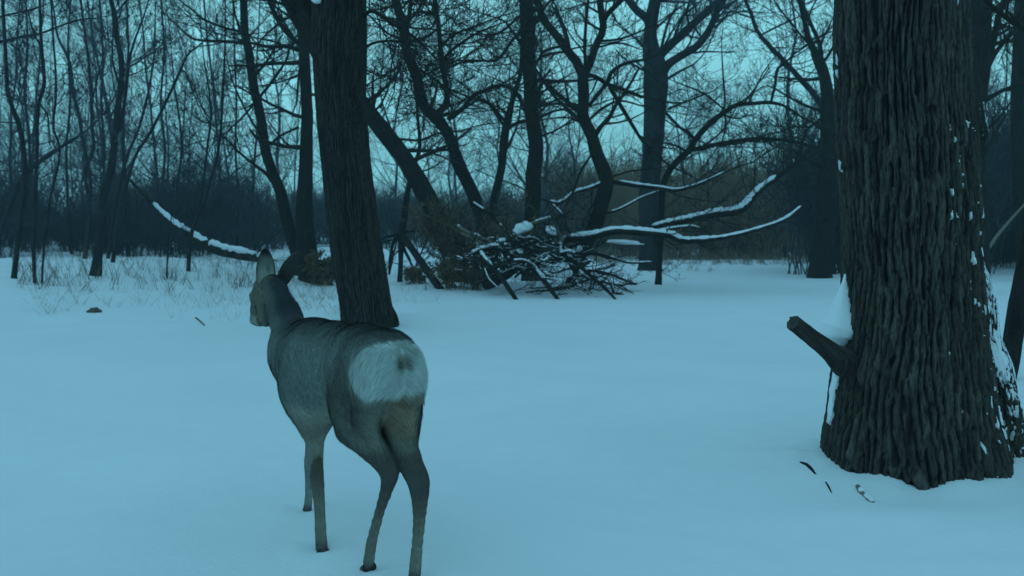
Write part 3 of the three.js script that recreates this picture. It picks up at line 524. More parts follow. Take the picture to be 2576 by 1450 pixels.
{ // ---- the middle tree behind the deer
  const d = groundAt(930, 818);
  const { mb, sn, foot } = barked({ d, seed: 41, nT: 260, relief: 0.020, nu: 56, cellH: 0.34, dh: 0.018, fineTo: 3.7, lobes: 0.035, lobeTop: 0.3, tint: 0.50,
    rows: [[-20, 790, 917], [60, 786, 918], [121, 785, 918], [242, 795, 917], [323, 801, 924], [390, 808, 930], [484, 817, 941], [592, 830, 954], [673, 839, 971], [767, 855, 986], [800, 859, 992], [850, 862, 1002]],
    top: [[5.2, -1.78, 0.24], [7.5, -1.85, 0.19], [9.5, -1.7, 0.1]], snow: (a, h, c, s) => 0.6 * n3(c * 6, s * 6, h * 5) + 0.5 * n3(c * 14, s * 14, h * 12) + 0.12 * smooth(0.4, 1, c) - 0.64 });
  const t = thing('tree', 'dark forked tree trunk standing just behind the deer, leaning to the left', 'tree', null, foot);
  mb.build('trunk', M.nearBark, t, true); sn.build('snow', M.snow, t, true);
  const m = pxm(d), limb = (g, dd, name = 'branch') => { const p = g.map(([x, y], i) => P(x, y, d + dd * i / (g.length - 1))), r = g.map((q) => q[2] / 2 * m), [a, b] = spline(p, r, 30), w = new MB(); tube(w, a, b, 18, 0.06, g[0][0], foot); w.build(name, M.bark, t, true); return [a, b]; };
  const L1 = limb([[838, 190, 60], [806, 120, 62], [775, 62, 64], [745, 0, 70], [705, -110, 66], [670, -260, 50], [660, -430, 25]], 0.5);
  const L2 = limb([[908, 50, 10], [935, 28, 9], [990, 62, 8], [1040, 92, 7], [1100, 150, 4]], -0.8), L3 = limb([[905, 140, 8], [935, 110, 7], [1000, 104, 6], [1060, 118, 4]], 0.6), L4 = limb([[985, 775, 9], [996, 796, 8], [1003, 818, 5]], -0.1, 'root');
  { const c = P(797, 2, d - 0.2), g = new THREE.SphereGeometry(0.055, 18, 12); const p = g.attributes.position; for (let i = 0; i < p.count; i++) { const k = 1 + 0.3 * n3(p.getX(i) * 14, p.getY(i) * 14, p.getZ(i) * 14); p.setXYZ(i, p.getX(i) * k * 1.1, p.getY(i) * k * 0.55, p.getZ(i) * k); } g.computeVertexNormals(); g.translate(c.x - foot.x, c.y - foot.y, c.z - foot.z); put('snow', g, M.snow, t); }
  const tw = new MB(), R = rng(9), o = TW({ kids: [7, 5, 4], off: foot, rmin: 0.0035 });
  for (const [p, r] of [L1, L2, L3]) for (let k = 0; k < 9; k++) { const i = 6 + Math.floor(R() * (p.length - 7)); grow(tw, p[i], turned(p[i].clone().sub(p[i - 1]).normalize(), 0.6 + 0.6 * R(), R), 0.8 + 0.9 * R(), Math.min(0.02, r[i] * 0.5), 0, R, o); }
  for (let k = 0; k < 14; k++) { const an = R() * TAU, el = 0.1 + 0.8 * R(); grow(tw, V(-1.75, 4 + k * 0.38, -d), V(Math.cos(an) * Math.cos(el), Math.sin(el), Math.sin(an) * Math.cos(el)), 1.8 + 1.5 * R(), 0.05, 0, R, o); }
  stuff(tw.build('twigs', M.twig, t));
}
// ---------------------------------------------------------------- the trees round the clearing
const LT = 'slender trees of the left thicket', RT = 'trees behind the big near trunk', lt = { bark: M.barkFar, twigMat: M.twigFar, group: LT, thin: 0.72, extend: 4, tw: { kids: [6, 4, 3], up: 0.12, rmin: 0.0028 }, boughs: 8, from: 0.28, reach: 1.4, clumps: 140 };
// --- left thicket
tree({ ...lt, seed: 1, label: 'dark stem at the left edge of the picture with a pale snow-dusted foot', trunk: [[33, 700, 19], [45, 600, 18], [62, 450, 18], [56, 360, 17], [42, 300, 16], [20, 240, 15], [14, 150, 13], [8, 40, 11]] });
tree({ ...lt, seed: 2, label: 'straight dark tree just right of the tree at the left edge, branching high up', trunk: [[87, 712, 12], [84, 640, 13], [88, 500, 13], [92, 390, 13], [93, 310, 13], [98, 255, 13], [110, 215, 13], [107, 160, 12], [102, 90, 11], [100, 20, 9]], limbs: [{ g: [[98, 260, 8], [118, 290, 6], [124, 340, 4]] }, { g: [[104, 120, 7], [85, 85, 6], [70, 30, 5]] }] });
tree({ ...lt, seed: 3, label: 'thin sapling with a pale foot, second of the pair of thin feet at far left', trunk: [[104, 714, 7], [108, 650, 8], [126, 500, 9], [150, 376, 8], [134, 323, 8], [140, 242, 8], [138, 161, 7], [134, 107, 7], [129, 27, 6]], boughs: 9 });
tree({ ...lt, seed: 4, d: 26, label: 'thin dark tree bending right at the top, left of the long straight stem', trunk: [[212, 650, 14], [222, 560, 14], [226, 450, 13], [207, 350, 13], [199, 296, 12], [185, 242, 12], [172, 150, 11], [145, 94, 8], [135, 30, 6]] });
tree({ ...lt, seed: 5, label: 'long straight stem rising out of the densest part of the left thicket', d: 24, trunk: [[212, 655, 15], [226, 540, 13], [214, 430, 13], [234, 376, 12], [231, 323, 12], [229, 242, 11], [223, 161, 10], [212, 80, 9], [202, -5, 8]], limbs: [{ g: [[230, 260, 6], [246, 190, 5], [262, 130, 3]] }] });
tree({ ...lt, seed: 6, thin: 0.92, flareK: 0.45, label: 'thickest stem of the left thicket, its stout foot slanting into the snow', trunk: [[238, 692, 27], [246, 640, 26], [252, 560, 24], [262, 485, 22], [280, 417, 20], [288, 350, 18], [296, 269, 17], [304, 215, 16], [304, 148, 15], [293, 94, 14], [288, 40, 13], [277, -8, 12]], limbs: [{ g: [[300, 330, 9], [315, 242, 8], [323, 161, 8], [336, 108, 7], [363, 35, 5]], dd: 0.8 }, { g: [[298, 210, 7], [282, 150, 5], [283, 100, 4]] }], boughs: 10, clumps: 500 });
tree({ ...lt, seed: 7, d: 23, label: 'slim stem curving up right from the foot of the thickest thicket stem', trunk: [[270, 660, 12], [290, 520, 11], [323, 382, 10], [344, 336, 9], [360, 282, 9], [376, 215, 8], [387, 134, 6], [389, 60, 4]], extend: 2 });
tree({ ...lt, seed: 8, d: 22, label: 'slim stem leaning far right out of the left thicket, forked near its tip', trunk: [[282, 665, 14], [300, 540, 13], [330, 420, 12], [344, 385, 11], [376, 336, 11], [411, 269, 10], [430, 229, 10], [454, 175, 9], [470, 140, 7], [505, 110, 5]], limbs: [{ g: [[452, 178, 6], [466, 182, 6], [484, 230, 5], [500, 270, 4]] }], extend: 1 });
tree({ ...lt, seed: 9, label: 'forked tree left of the fallen snowy trunk, its right fork tall and straight', trunk: [[473, 682, 14], [476, 630, 14], [483, 580, 14], [500, 535, 13], [516, 500, 12], [532, 444, 11], [549, 377, 10], [557, 296, 9], [559, 242, 9], [565, 140, 7], [566, 30, 5]], limbs: [{ g: [[485, 575, 11], [497, 538, 10], [511, 458, 9], [520, 377, 8], [530, 296, 8], [527, 242, 7], [511, 140, 5]], dd: 0.6 }, { g: [[528, 300, 5], [505, 265, 4], [490, 225, 3]] }] });
tree({ ...lt, seed: 10, d: 25, label: 'thin crooked tree between the thicket and the forked tree, halfway up the bank', trunk: [[402, 694, 6], [404, 630, 7], [436, 525, 8], [446, 458, 8], [457, 377, 8], [452, 309, 7], [441, 237, 6], [432, 150, 4]], extend: 1.5, boughs: 9 });
tree({ ...lt, seed: 11, label: 'knee-high sapling with two prongs standing before the left thicket', trunk: [[419, 701, 6], [420, 660, 6], [422, 625, 5], [428, 570, 4]], limbs: [{ g: [[421, 655, 4], [430, 625, 3], [436, 590, 2]], dd: 0.1 }], extend: 1.0, boughs: 5, clumps: 40 });
tree({ ...lt, seed: 12, d: 29, label: 'faint straight tree behind the forked tree, close left of the leaning slim trunk', trunk: [[596, 640, 9], [598, 500, 9], [592, 377, 8], [594, 260, 7], [590, 140, 6], [586, 20, 5]], boughs: 8 });
tree({ ...lt, seed: 13, d: 28, label: 'faint thin stem in the middle of the left thicket, rising straight from the dark brush', trunk: [[180, 640, 10], [170, 500, 10], [166, 380, 9], [176, 250, 8], [170, 120, 7], [176, 10, 6]], boughs: 8 });
tree({ ...lt, seed: 14, d: 27, label: 'dark stem deep in the thicket, right behind the thickest thicket stem', trunk: [[322, 640, 14], [318, 500, 13], [310, 380, 11], [312, 250, 9], [322, 130, 8], [318, 10, 6]], boughs: 8 });
tree({ ...lt, seed: 15, d: 21, label: 'dark leaning stem hugging the left edge, running up to the right into the thicket', trunk: [[-30, 690, 20], [10, 560, 19], [62, 440, 18], [130, 385, 14], [185, 350, 10], [215, 330, 6]], extend: 1.5 });
tree({ ...lt, seed: 16, d: 19, label: 'tree outside the left edge whose two long limbs reach into the picture near the top', trunk: [[-120, 710, 30], [-115, 500, 28], [-110, 300, 25], [-100, 100, 22]], limbs: [{ g: [[-104, 160, 14], [-40, 118, 10], [40, 96, 9], [100, 84, 8], [190, 52, 7], [250, 45, 4]], dd: 0.5 }, { g: [[-100, 80, 12], [0, 42, 8], [70, 26, 6], [105, 14, 4]], dd: 0.3 }] });
tree({ ...lt, seed: 17, d: 27, label: 'thin tree with a snow-lit stem bending over the brush, right of the fallen trunk', trunk: [[590, 622, 7], [584, 590, 6], [574, 566, 5], [555, 545, 4]], extend: 0.6, boughs: 4, clumps: 20 });
tree({ ...lt, seed: 18, d: 33, label: 'pale far tree between the forked tree and the slim leaning trunk', trunk: [[640, 630, 9], [636, 520, 9], [640, 400, 8], [648, 300, 7], [645, 180, 6], [652, 40, 5]], boughs: 10, reach: 2 });
tree({ ...lt, seed: 19, d: 31, label: 'dim upright tree at far left behind the straight dark tree', trunk: [[60, 660, 12], [66, 520, 12], [74, 380, 10], [62, 240, 9], [68, 110, 8], [64, 0, 6]], boughs: 9, reach: 2 });
tree({ ...lt, seed: 20, d: 32, label: 'dim tree behind the long straight stem, its top lost among twigs', trunk: [[262, 645, 12], [256, 520, 11], [262, 390, 10], [254, 260, 9], [258, 130, 8], [250, 0, 6]], boughs: 9, reach: 2 });
tree({ ...lt, seed: 21, d: 34, label: 'dim tree above the fallen snowy trunk, left of the forked tree', trunk: [[420, 640, 11], [408, 500, 10], [414, 380, 9], [404, 260, 8], [412, 130, 7], [405, 0, 6]], boughs: 10, reach: 2 });
// --- slim leaning trunk, and the trees round the middle tree
const mid = { extend: 4, boughs: 8, from: 0.4, reach: 2.0, tw: { kids: [6, 4, 3], rmin: 0.003 } };
tree({ ...mid, seed: 30, label: 'slim trunk left of the middle tree, leaning left as it rises', trunk: [[745, 640, 30], [717, 538, 29], [706, 485, 28], [684, 431, 26], [667, 376, 25], [656, 296, 24], [637, 215, 22], [626, 134, 21], [616, 81, 20], [612, -6, 19]], d: 20.5,
  limbs: [{ g: [[614, 82, 8], [560, 68, 7], [511, 48, 6], [480, 22, 5], [455, 4, 4]] }, { g: [[622, 108, 9], [560, 104, 8], [511, 102, 7], [479, 94, 6], [430, 50, 4]], dd: 0.8 }, { g: [[652, 246, 7], [692, 194, 7], [720, 150, 6], [727, 126, 5]], dd: -0.5 }, { g: [[640, 258, 5], [622, 270, 4], [604, 275, 3]] }, { g: [[638, 262, 6], [605, 300, 5], [580, 322, 4]] }, { g: [[604, 80, 6], [592, 40, 5], [586, 0, 5]] }, { g: [[706, 490, 11], [672, 440, 10], [640, 415, 8], [595, 378, 6], [560, 340, 4]], dd: 0.9 }] });
tree({ ...mid, seed: 31, label: 'straight dark trunk close behind the middle tree on its left, dead leaves at its foot', trunk: [[780, 709, 62], [775, 655, 52], [769, 600, 48], [765, 520, 42], [768, 450, 36], [770, 380, 33], [772, 300, 30], [768, 200, 28], [763, 113, 27], [752, 40, 20], [748, -10, 16]], flareK: 0.1,
  limbs: [{ g: [[755, 112, 14], [738, 98, 13], [714, 72, 14], [692, 36, 13], [672, -10, 12]], dd: 0.4 }, { g: [[752, 126, 12], [717, 116, 11], [679, 118, 9], [640, 110, 7], [600, 100, 4]], dd: -0.3 }, { g: [[715, 115, 6], [690, 105, 5], [640, 95, 4]] }, { g: [[752, 188, 7], [740, 194, 6], [724, 200, 5]], dd: -0.2 }, { g: [[756, 150, 6], [748, 230, 6], [746, 262, 4]] }, { g: [[750, 320, 7], [700, 345, 6], [672, 372, 4]], dd: -0.5 }] });
tree({ ...mid, seed: 32, d: 19.5, label: 'thick trunk leaning steeply left out from behind the middle tree', bark: M.bark, trunk: [[1152, 672, 58], [1130, 620, 55], [1095, 545, 52], [1065, 480, 49], [1030, 420, 46], [1000, 375, 45], [960, 325, 44], [918, 270, 42], [868, 190, 36], [850, 90, 30], [860, -10, 24]], lean: 0.8, flareK: 0.08,
  limbs: [{ g: [[935, 285, 6], [958, 262, 6], [978, 215, 5], [985, 160, 4]] }, { g: [[1000, 350, 7], [1060, 352, 7], [1100, 336, 6], [1160, 330, 5]] }, { g: [[985, 330, 5], [960, 250, 4], [958, 200, 3]] }], boughs: 12, reach: 1.5 });
tree({ ...mid, seed: 33, d: 21.5, label: 'crooked dark tree right of the middle tree, winding downward, forked at its elbow', trunk: [[1225, 640, 36], [1212, 560, 34], [1190, 490, 33], [1158, 423, 32], [1142, 378, 30], [1130, 345, 29], [1110, 312, 29], [1088, 290, 30], [1068, 268, 28], [1056, 228, 27], [1044, 183, 27], [1024, 134, 26], [1018, 94, 24], [1010, 54, 22], [993, -6, 20]],
  limbs: [{ g: [[1092, 292, 20], [1122, 262, 17], [1122, 215, 15], [1112, 161, 14], [1106, 94, 13], [1100, 40, 13], [1093, -8, 12]], dd: 0.9 }, { g: [[1020, 90, 13], [1028, 48, 12], [1035, -8, 11]], dd: -0.4 }, { g: [[1108, 120, 8], [1140, 88, 7], [1185, 70, 6], [1260, 40, 4]] }, { g: [[1112, 150, 7], [1150, 115, 7], [1200, 84, 6], [1258, 60, 4]], dd: -0.8 }, { g: [[1118, 176, 7], [1160, 158, 6], [1240, 152, 4]] }, { g: [[1128, 300, 13], [1157, 280, 11], [1195, 238, 10], [1225, 225, 8], [1262, 212, 6]], dd: 0.6 }, { g: [[1040, 170, 7], [1080, 190, 7], [1125, 228, 6]] }, { g: [[1020, 60, 7], [985, 50, 7], [950, 30, 5]] }, { g: [[1018, 100, 7], [975, 84, 6], [930, 40, 5]], dd: -0.9 }, { g: [[1098, 36, 8], [1060, 30, 6], [1010, 44, 4]] }, { g: [[1100, 42, 7], [1085, 70, 5], [1040, 72, 4]] }], perM: 2.3 });
tree({ ...mid, seed: 34, d: 21, label: 'thin upright stem ending in a knot of prongs, right of the middle tree', trunk: [[1008, 655, 12], [1010, 600, 18], [1018, 538, 17], [1023, 498, 15], [1040, 420, 12], [1055, 377, 10], [1051, 300, 8], [1046, 240, 6]], limbs: [{ g: [[1006, 590, 9], [990, 610, 9], [980, 658, 8]], dd: 0.1 }, { g: [[1008, 596, 9], [1016, 625, 9], [1030, 655, 7]], dd: -0.2 }, { g: [[1012, 585, 7], [1060, 580, 6], [1110, 588, 4]] }, { g: [[1004, 590, 6], [975, 596, 5], [940, 610, 3]] }], extend: 1, boughs: 9 });
tree({ ...mid, seed: 35, d: 20.5, label: 'straight dark trunk in the middle of the picture, standing behind the brush pile', trunk: [[1336, 640, 42], [1338, 538, 40], [1343, 485, 39], [1341, 444, 39], [1349, 377, 38], [1339, 296, 37], [1335, 215, 36], [1328, 134, 35], [1325, -6, 34]], from: 0.5,
  limbs: [{ g: [[1340, 60, 16], [1358, 40, 14], [1346, 0, 12]] }, { g: [[1322, 70, 9], [1290, 100, 8], [1250, 150, 7], [1195, 152, 5]], dd: -1.0 }, { g: [[1322, 130, 8], [1280, 66, 7], [1262, 50, 5], [1200, 30, 3]] }, { g: [[1345, 160, 8], [1365, 142, 8], [1415, 130, 6]] }, { g: [[1330, 300, 9], [1296, 230, 10], [1250, 215, 8], [1196, 238, 6]], dd: 0.8 }, { g: [[1348, 300, 7], [1400, 278, 6], [1450, 276, 5]] }, { g: [[1318, 30, 7], [1260, 80, 6], [1195, 105, 4]] }, { g: [[1350, 345, 6], [1395, 330, 5], [1440, 300, 4]] }], perM: 2.2 });
tree({ ...mid, seed: 36, d: 23, label: 'thinner dark tree leaning right, left of the straight middle trunk', trunk: [[1235, 640, 22], [1240, 520, 21], [1262, 420, 20], [1268, 350, 22], [1278, 300, 20], [1290, 250, 13], [1308, 190, 10], [1312, 130, 8]], boughs: 8, from: 0.3, extend: 2.5, limbs: [{ g: [[1275, 310, 8], [1230, 262, 8], [1196, 250, 6]] }, { g: [[1270, 330, 10], [1300, 310, 9], [1340, 298, 6]] }] });
tree({ ...mid, seed: 37, d: 17.6, label: 'forked dark tree growing out of the brush pile, bent like an elbow above it', bark: M.bark, trunk: [[1430, 714, 20], [1446, 673, 28], [1472, 619, 34], [1499, 562, 40], [1508, 525, 40], [1524, 474, 38], [1524, 446, 37], [1499, 380, 33], [1487, 336, 30], [1467, 292, 29], [1469, 242, 28], [1467, 192, 28], [1484, 160, 19], [1499, 116, 18], [1517, 73, 18], [1512, 27, 17], [1508, -8, 16]],
  limbs: [{ g: [[1466, 192, 24], [1450, 155, 24], [1432, 134, 23], [1399, 89, 22], [1367, 48, 20], [1350, -8, 18]], dd: 0.7 }, { g: [[1516, 62, 13], [1530, 34, 13], [1572, -8, 12]] }, { g: [[1474, 168, 9], [1471, 116, 9], [1476, 40, 8], [1480, -8, 7]], dd: 0.5 }, { g: [[1484, 264, 9], [1508, 232, 10], [1528, 208, 11], [1540, 180, 10], [1572, 160, 9], [1620, 150, 7]], dd: 0.8 }, { g: [[1480, 188, 11], [1504, 196, 11], [1528, 212, 12], [1570, 226, 11], [1614, 244, 9]], dd: 1.2 }, { g: [[1534, 220, 11], [1552, 250, 11], [1571, 282, 11], [1606, 340, 9]], dd: 0.9 }, { g: [[1484, 300, 7], [1520, 270, 7], [1560, 254, 6], [1620, 268, 4]] }, { g: [[1506, 104, 7], [1560, 98, 6], [1615, 78, 4]] }, { g: [[1500, 120, 6], [1560, 108, 5], [1610, 124, 3]] }, { g: [[1418, 115, 7], [1370, 128, 7], [1352, 155, 6]] }, { g: [[1438, 140, 6], [1424, 80, 6], [1400, 20, 4]] }, { g: [[1462, 285, 7], [1420, 262, 7], [1360, 266, 5]] }, { g: [[1462, 310, 5], [1430, 296, 5], [1370, 300, 3]] }, { g: [[1526, 455, 12], [1600, 467, 11], [1660, 474, 10], [1702, 479, 9], [1760, 463, 8], [1823, 434, 5]], dd: 0.3, snow: 0.9, thick: 1.1 }, { g: [[1522, 458, 10], [1484, 474, 9], [1445, 485, 8], [1408, 511, 8], [1384, 508, 6]], dd: -0.5, snow: 0.85, thick: 1.3 }, { g: [[1520, 452, 5], [1580, 432, 5], [1640, 425, 4]] }, { g: [[1505, 540, 7], [1550, 530, 6], [1593, 509, 6], [1612, 498, 5], [1660, 480, 4]], dd: 0.2, snow: 0.7, thick: 1.2 }, { g: [[1482, 600, 6], [1486, 545, 5], [1494, 522, 4]], snow: 0.9, dd: -0.3 }, { g: [[1498, 375, 6], [1462, 430, 6], [1446, 470, 5], [1425, 520, 3]], dd: -0.5 }], perM: 2.0, boughs: 10 });
tree({ ...mid, seed: 38, d: 28, label: 'stout grey trunk right of the forked tree, its top spreading into three thick limbs', trunk: [[1634, 650, 54], [1632, 560, 52], [1634, 470, 52], [1641, 390, 52], [1647, 296, 54], [1650, 215, 63], [1648, 167, 60], [1640, 134, 46], [1636, 81, 32], [1649, -6, 30]], from: 0.55,
  limbs: [{ g: [[1650, 170, 30], [1662, 138, 26], [1692, 108, 23], [1746, 59, 21], [1780, 28, 20], [1820, -8, 18]], dd: 1.0 }, { g: [[1664, 190, 26], [1680, 164, 22], [1706, 145, 20], [1754, 116, 19], [1784, 75, 17], [1800, 40, 16], [1812, 6, 14], [1840, -60, 10]], dd: -0.8 }, { g: [[1640, 70, 24], [1625, 46, 22], [1598, 22, 20], [1574, -8, 18]], dd: 0.5 }, { g: [[1798, 70, 7], [1824, 45, 6], [1836, 30, 5], [1872, 30, 3]] }, { g: [[1680, 198, 8], [1710, 180, 7], [1745, 162, 5]] }, { g: [[1680, 275, 7], [1710, 262, 6], [1768, 240, 4]] }, { g: [[1676, 285, 8], [1708, 318, 7], [1740, 345, 6]], dd: -1 }, { g: [[1735, 68, 7], [1728, 30, 6], [1740, -10, 5]] }, { g: [[1664, 120, 8], [1680, 60, 7], [1700, 20, 5]] }, { g: [[1690, 110, 7], [1720, 40, 6], [1756, 10, 4]] }, { g: [[1770, 100, 5], [1750, 70, 5], [1744, 30, 4]] }], perM: 2.2, limbReach: 1.8 });
// --- low limbs that sweep out to the right of the brush pile
tree({ ...mid, seed: 39, d: 19, label: 'low crooked tree sending two bare arching limbs to the right, above the snowy log', bark: M.bark, extend: 0, boughs: 2, from: 0.7, trunk: [[1660, 640, 15], [1664, 560, 16], [1670, 462, 17], [1690, 422, 17], [1712, 398, 17], [1737, 376, 17]], lean: -0.3,
  limbs: [{ g: [[1735, 378, 16], [1751, 350, 16], [1770, 328, 15], [1796, 304, 14], [1826, 280, 12], [1855, 264, 12], [1900, 260, 10], [1939, 258, 10], [1974, 267, 7], [2010, 290, 4]], dd: 0.6 }, { g: [[1738, 376, 13], [1757, 374, 13], [1790, 366, 12], [1823, 360, 12], [1870, 352, 11], [1917, 349, 10], [1965, 352, 9], [2014, 360, 7], [2050, 372, 4]], dd: -0.5 }, { g: [[1800, 300, 5], [1822, 268, 5], [1820, 200, 5], [1816, 130, 3]], dd: 0.3 }, { g: [[1818, 272, 5], [1770, 235, 5], [1710, 210, 3]] }, { g: [[1824, 283, 5], [1826, 320, 5], [1818, 352, 4]] }, { g: [[1940, 256, 7], [1950, 215, 7], [1956, 175, 7], [1975, 158, 6]], dd: -0.2 }, { g: [[1748, 350, 7], [1730, 330, 6], [1700, 318, 4]] }], perM: 2.3, limbReach: 1.0 });
// --- trees partly hidden behind the big near trunk
tree({ ...mid, seed: 50, d: 25, group: RT, label: 'slim leaning tree in the bright gap of sky, left of the big near trunk', trunk: [[2090, 660, 20], [2088, 400, 18], [2075, 290, 16], [2052, 242, 15], [2011, 196, 14], [1976, 156, 12], [1938, 118, 11], [1904, 75, 10], [1890, 35, 9], [1873, -6, 8]], boughs: 10, limbs: [{ g: [[1915, 88, 5], [1950, 70, 5], [1998, 48, 4]] }] });
tree({ ...mid, seed: 51, d: 23, group: RT, label: 'dark tree along the left side of the big near trunk, splitting in two high up', trunk: [[2066, 645, 52], [2072, 560, 50], [2078, 470, 46], [2086, 380, 42], [2084, 290, 36], [2079, 215, 30], [2062, 150, 22], [2038, 108, 16], [2025, 55, 13], [2012, -6, 12]], limbs: [{ g: [[2070, 180, 12], [2062, 112, 11], [2040, 60, 10], [2016, 2, 9]], dd: 0.7 }, { g: [[2070, 160, 7], [2090, 130, 7], [2110, 90, 5]] }, { g: [[2050, 130, 6], [2000, 70, 5], [1960, 20, 4]] }, { g: [[2062, 420, 9], [2020, 395, 8], [1995, 380, 5]] }, { g: [[2064, 300, 8], [2030, 330, 7], [2004, 400, 6]] }], boughs: 13, from: 0.12, clumps: 500 });
tree({ ...mid, seed: 52, d: 17, group: RT, label: 'dark upright trunk just right of the big near trunk, snow on its right flank', trunk: [[2462, 668, 54], [2460, 560, 52], [2456, 420, 50], [2452, 300, 48], [2464, 180, 52], [2466, 60, 54], [2470, -10, 52]], boughs: 10, from: 0.2, limbs: [{ g: [[2480, 160, 20], [2500, 100, 18], [2516, 30, 16], [2530, -10, 14]] }, { g: [[2500, 70, 8], [2530, 66, 7], [2560, 74, 4]] }, { g: [[2466, 370, 13], [2481, 340, 12], [2474, 300, 11], [2470, 260, 9]], dd: -0.5, snow: 1, thick: 1.6 }] });
tree({ ...mid, seed: 53, d: 22, group: RT, label: 'dark trunk at the right edge of the picture, high up behind the others', trunk: [[2585, 660, 50], [2578, 520, 48], [2570, 380, 46], [2566, 240, 42], [2570, 120, 40], [2574, -10, 38]], boughs: 10, from: 0.15 });
tree({ ...mid, seed: 54, d: 6.9, group: RT, label: 'thin dark trunk at the right edge leaning to the right, behind the snowy root', bark: M.bark, extend: 3, boughs: 4, from: 0.7, flare: 1, trunk: [[2530, 985, 40], [2540, 930, 42], [2550, 850, 48], [2566, 760, 52], [2588, 660, 54], [2620, 520, 54], [2660, 350, 52], [2700, 150, 48], [2740, -40, 44]] });
tree({ ...mid, seed: 55, d: 20, group: RT, label: 'snow-lit thin stem leaning right, low at the right edge under the dark wood', bark: M.wood, extend: 1, boughs: 4, from: 0.5, trunk: [[2487, 626, 9], [2510, 592, 8], [2535, 562, 7], [2560, 534, 6], [2590, 500, 5]] });
tree({ ...mid, seed: 56, d: 27, group: RT, label: 'short pale sapling in the brown brush, left of the big near trunk', bark: M.wood, extend: 0.5, boughs: 4, from: 0.5, trunk: [[2050, 628, 6], [2058, 600, 6], [2070, 562, 5], [2080, 532, 4]] });
// ---------------------------------------------------------------- fallen wood and the brush pile
// guide points [px, py, width, distance]; a piece of dead wood lying in the place, with the snow that lies on it
function fallen(name, label, category, g, o = {}) {
  const p = g.map(([x, y, , d]) => P(x, y, d)), r = g.map(([, , w, d]) => w / 2 * pxm(d)), foot = p[0].clone(), R = rng(o.seed ?? g[0][0] * 31 + g[0][1]);
  foot.y = Math.min(...p.map((q) => q.y)); const t = thing(name, label, category, o.group, foot);
  if (o.sink) for (const q of p) { const y = H(q.x, q.z); if (q.y < y - 0.02) q.y = y - 0.02; }
  const [P2, R2] = spline(p, r, Math.max(10, p.length * 6)), mb = new MB(); tube(mb, P2, R2, 9, 0.10, g[0][0], foot); mb.build('stem', o.mat ?? M.bark, t, true);
  if (o.snow) { const s = new MB(), [a, b] = o.range ?? [0, p.length]; snowOn(s, p.slice(a, b), r.slice(a, b), g[0][0], o.snow, o.thick ?? 1, foot); if (s.m) stuff(s.build('snow', M.snow, t, true)); }
  const tw = new MB(); for (let k = 0; k < (o.twigs ?? 3); k++) { const i = 2 + Math.floor(R() * (P2.length - 3)); grow(tw, P2[i], turned(P2[i].clone().sub(P2[i - 1]).normalize(), 0.5 + 0.7 * R(), R), (o.twigLen ?? 0.5) * (0.5 + R()), Math.min(0.012, R2[i] * 0.5), 1, R, TW({ off: foot, levels: 3, kids: [5, 4, 3], rmin: 0.0035 })); }
  if (tw.m) stuff(tw.build('twigs', M.twig, t)); return t;
}
fallen('fallen_trunk', 'long fallen trunk capped with snow, sloping down to the right across the left bank', 'fallen trunk', [[318, 445, 6, 25], [350, 478, 9, 25], [385, 515, 12, 25], [420, 550, 15, 24.5], [455, 577, 18, 24], [490, 600, 20, 24], [522, 618, 24, 23.5], [560, 633, 25, 23.2], [600, 642, 24, 23], [636, 648, 22, 22.8], [660, 652, 16, 22.6]], { snow: 0.95, thick: 1.2, twigs: 16, twigLen: 1.2, range: [2, 11] });
const BP = 'branches sticking out of the brush pile';
fallen('log', 'long snow-covered log sweeping out to the right of the brush pile with an upturned tip', 'log', [[1420, 608, 14, 17], [1445, 600, 17, 16.9], [1480, 598, 18, 16.8], [1540, 583, 17, 16.8], [1607, 585, 17, 16.7], [1660, 590, 16, 16.7], [1690, 594, 15, 16.7], [1716, 606, 15, 16.6], [1750, 606, 13, 16.6], [1823, 598, 10, 16.6], [1904, 578, 9, 16.7], [1971, 554, 8, 16.8], [2016, 520, 5, 17]], { snow: 1, thick: 1.35, twigs: 16, twigLen: 0.8 });
fallen('log', 'crooked limb with lumps of snow, rising to the right above the long snowy log', 'log', [[1600, 586, 9, 17.6], [1640, 572, 10, 17.6], [1687, 561, 13, 17.6], [1730, 554, 16, 17.6], [1796, 540, 18, 17.6], [1862, 530, 19, 17.5], [1890, 504, 19, 17.5], [1906, 484, 16, 17.5], [1952, 449, 15, 17.6], [1985, 424, 12, 17.7], [2012, 402, 10, 17.8], [2040, 370, 5, 18]], { snow: 0.97, thick: 1.5, twigs: 24, twigLen: 1.0, range: [1, 9] });
fallen('dead_branch', 'thin snowy branch lying between the two snowy logs', 'branch', [[1655, 582, 6, 17.2], [1700, 574, 6, 17.2], [1740, 570, 5, 17.2], [1760, 574, 4, 17.2]], { snow: 0.95, thick: 1.5, group: BP });
fallen('dead_branch', 'snowy branch hooking down from the left end of the long log', 'branch', [[1430, 596, 10, 16.9], [1416, 606, 11, 16.8], [1411, 632, 11, 16.7], [1426, 648, 10, 16.5], [1446, 660, 10, 16.3], [1486, 694, 10, 15.9], [1526, 729, 9, 15.5], [1549, 754, 6, 15.3]], { snow: 0.35, twigs: 5, sink: 1, group: BP });
fallen('dead_branch', 'forked twig reaching right over the snow below the long log', 'branch', [[1478, 680, 7, 16.1], [1526, 688, 7, 15.9], [1569, 704, 6, 15.8], [1593, 711, 3, 15.7]], { twigs: 7, twigLen: 0.4, sink: 1, group: BP });
fallen('dead_branch', 'thin snow-topped branch drooping right in front of the brown brush', 'branch', [[1440, 652, 7, 16.8], [1486, 639, 8, 16.8], [1540, 649, 7, 16.8], [1580, 661, 6, 16.7], [1640, 660, 4, 16.7]], { snow: 0.7, thick: 1.2, twigs: 7, twigLen: 0.5, group: BP });
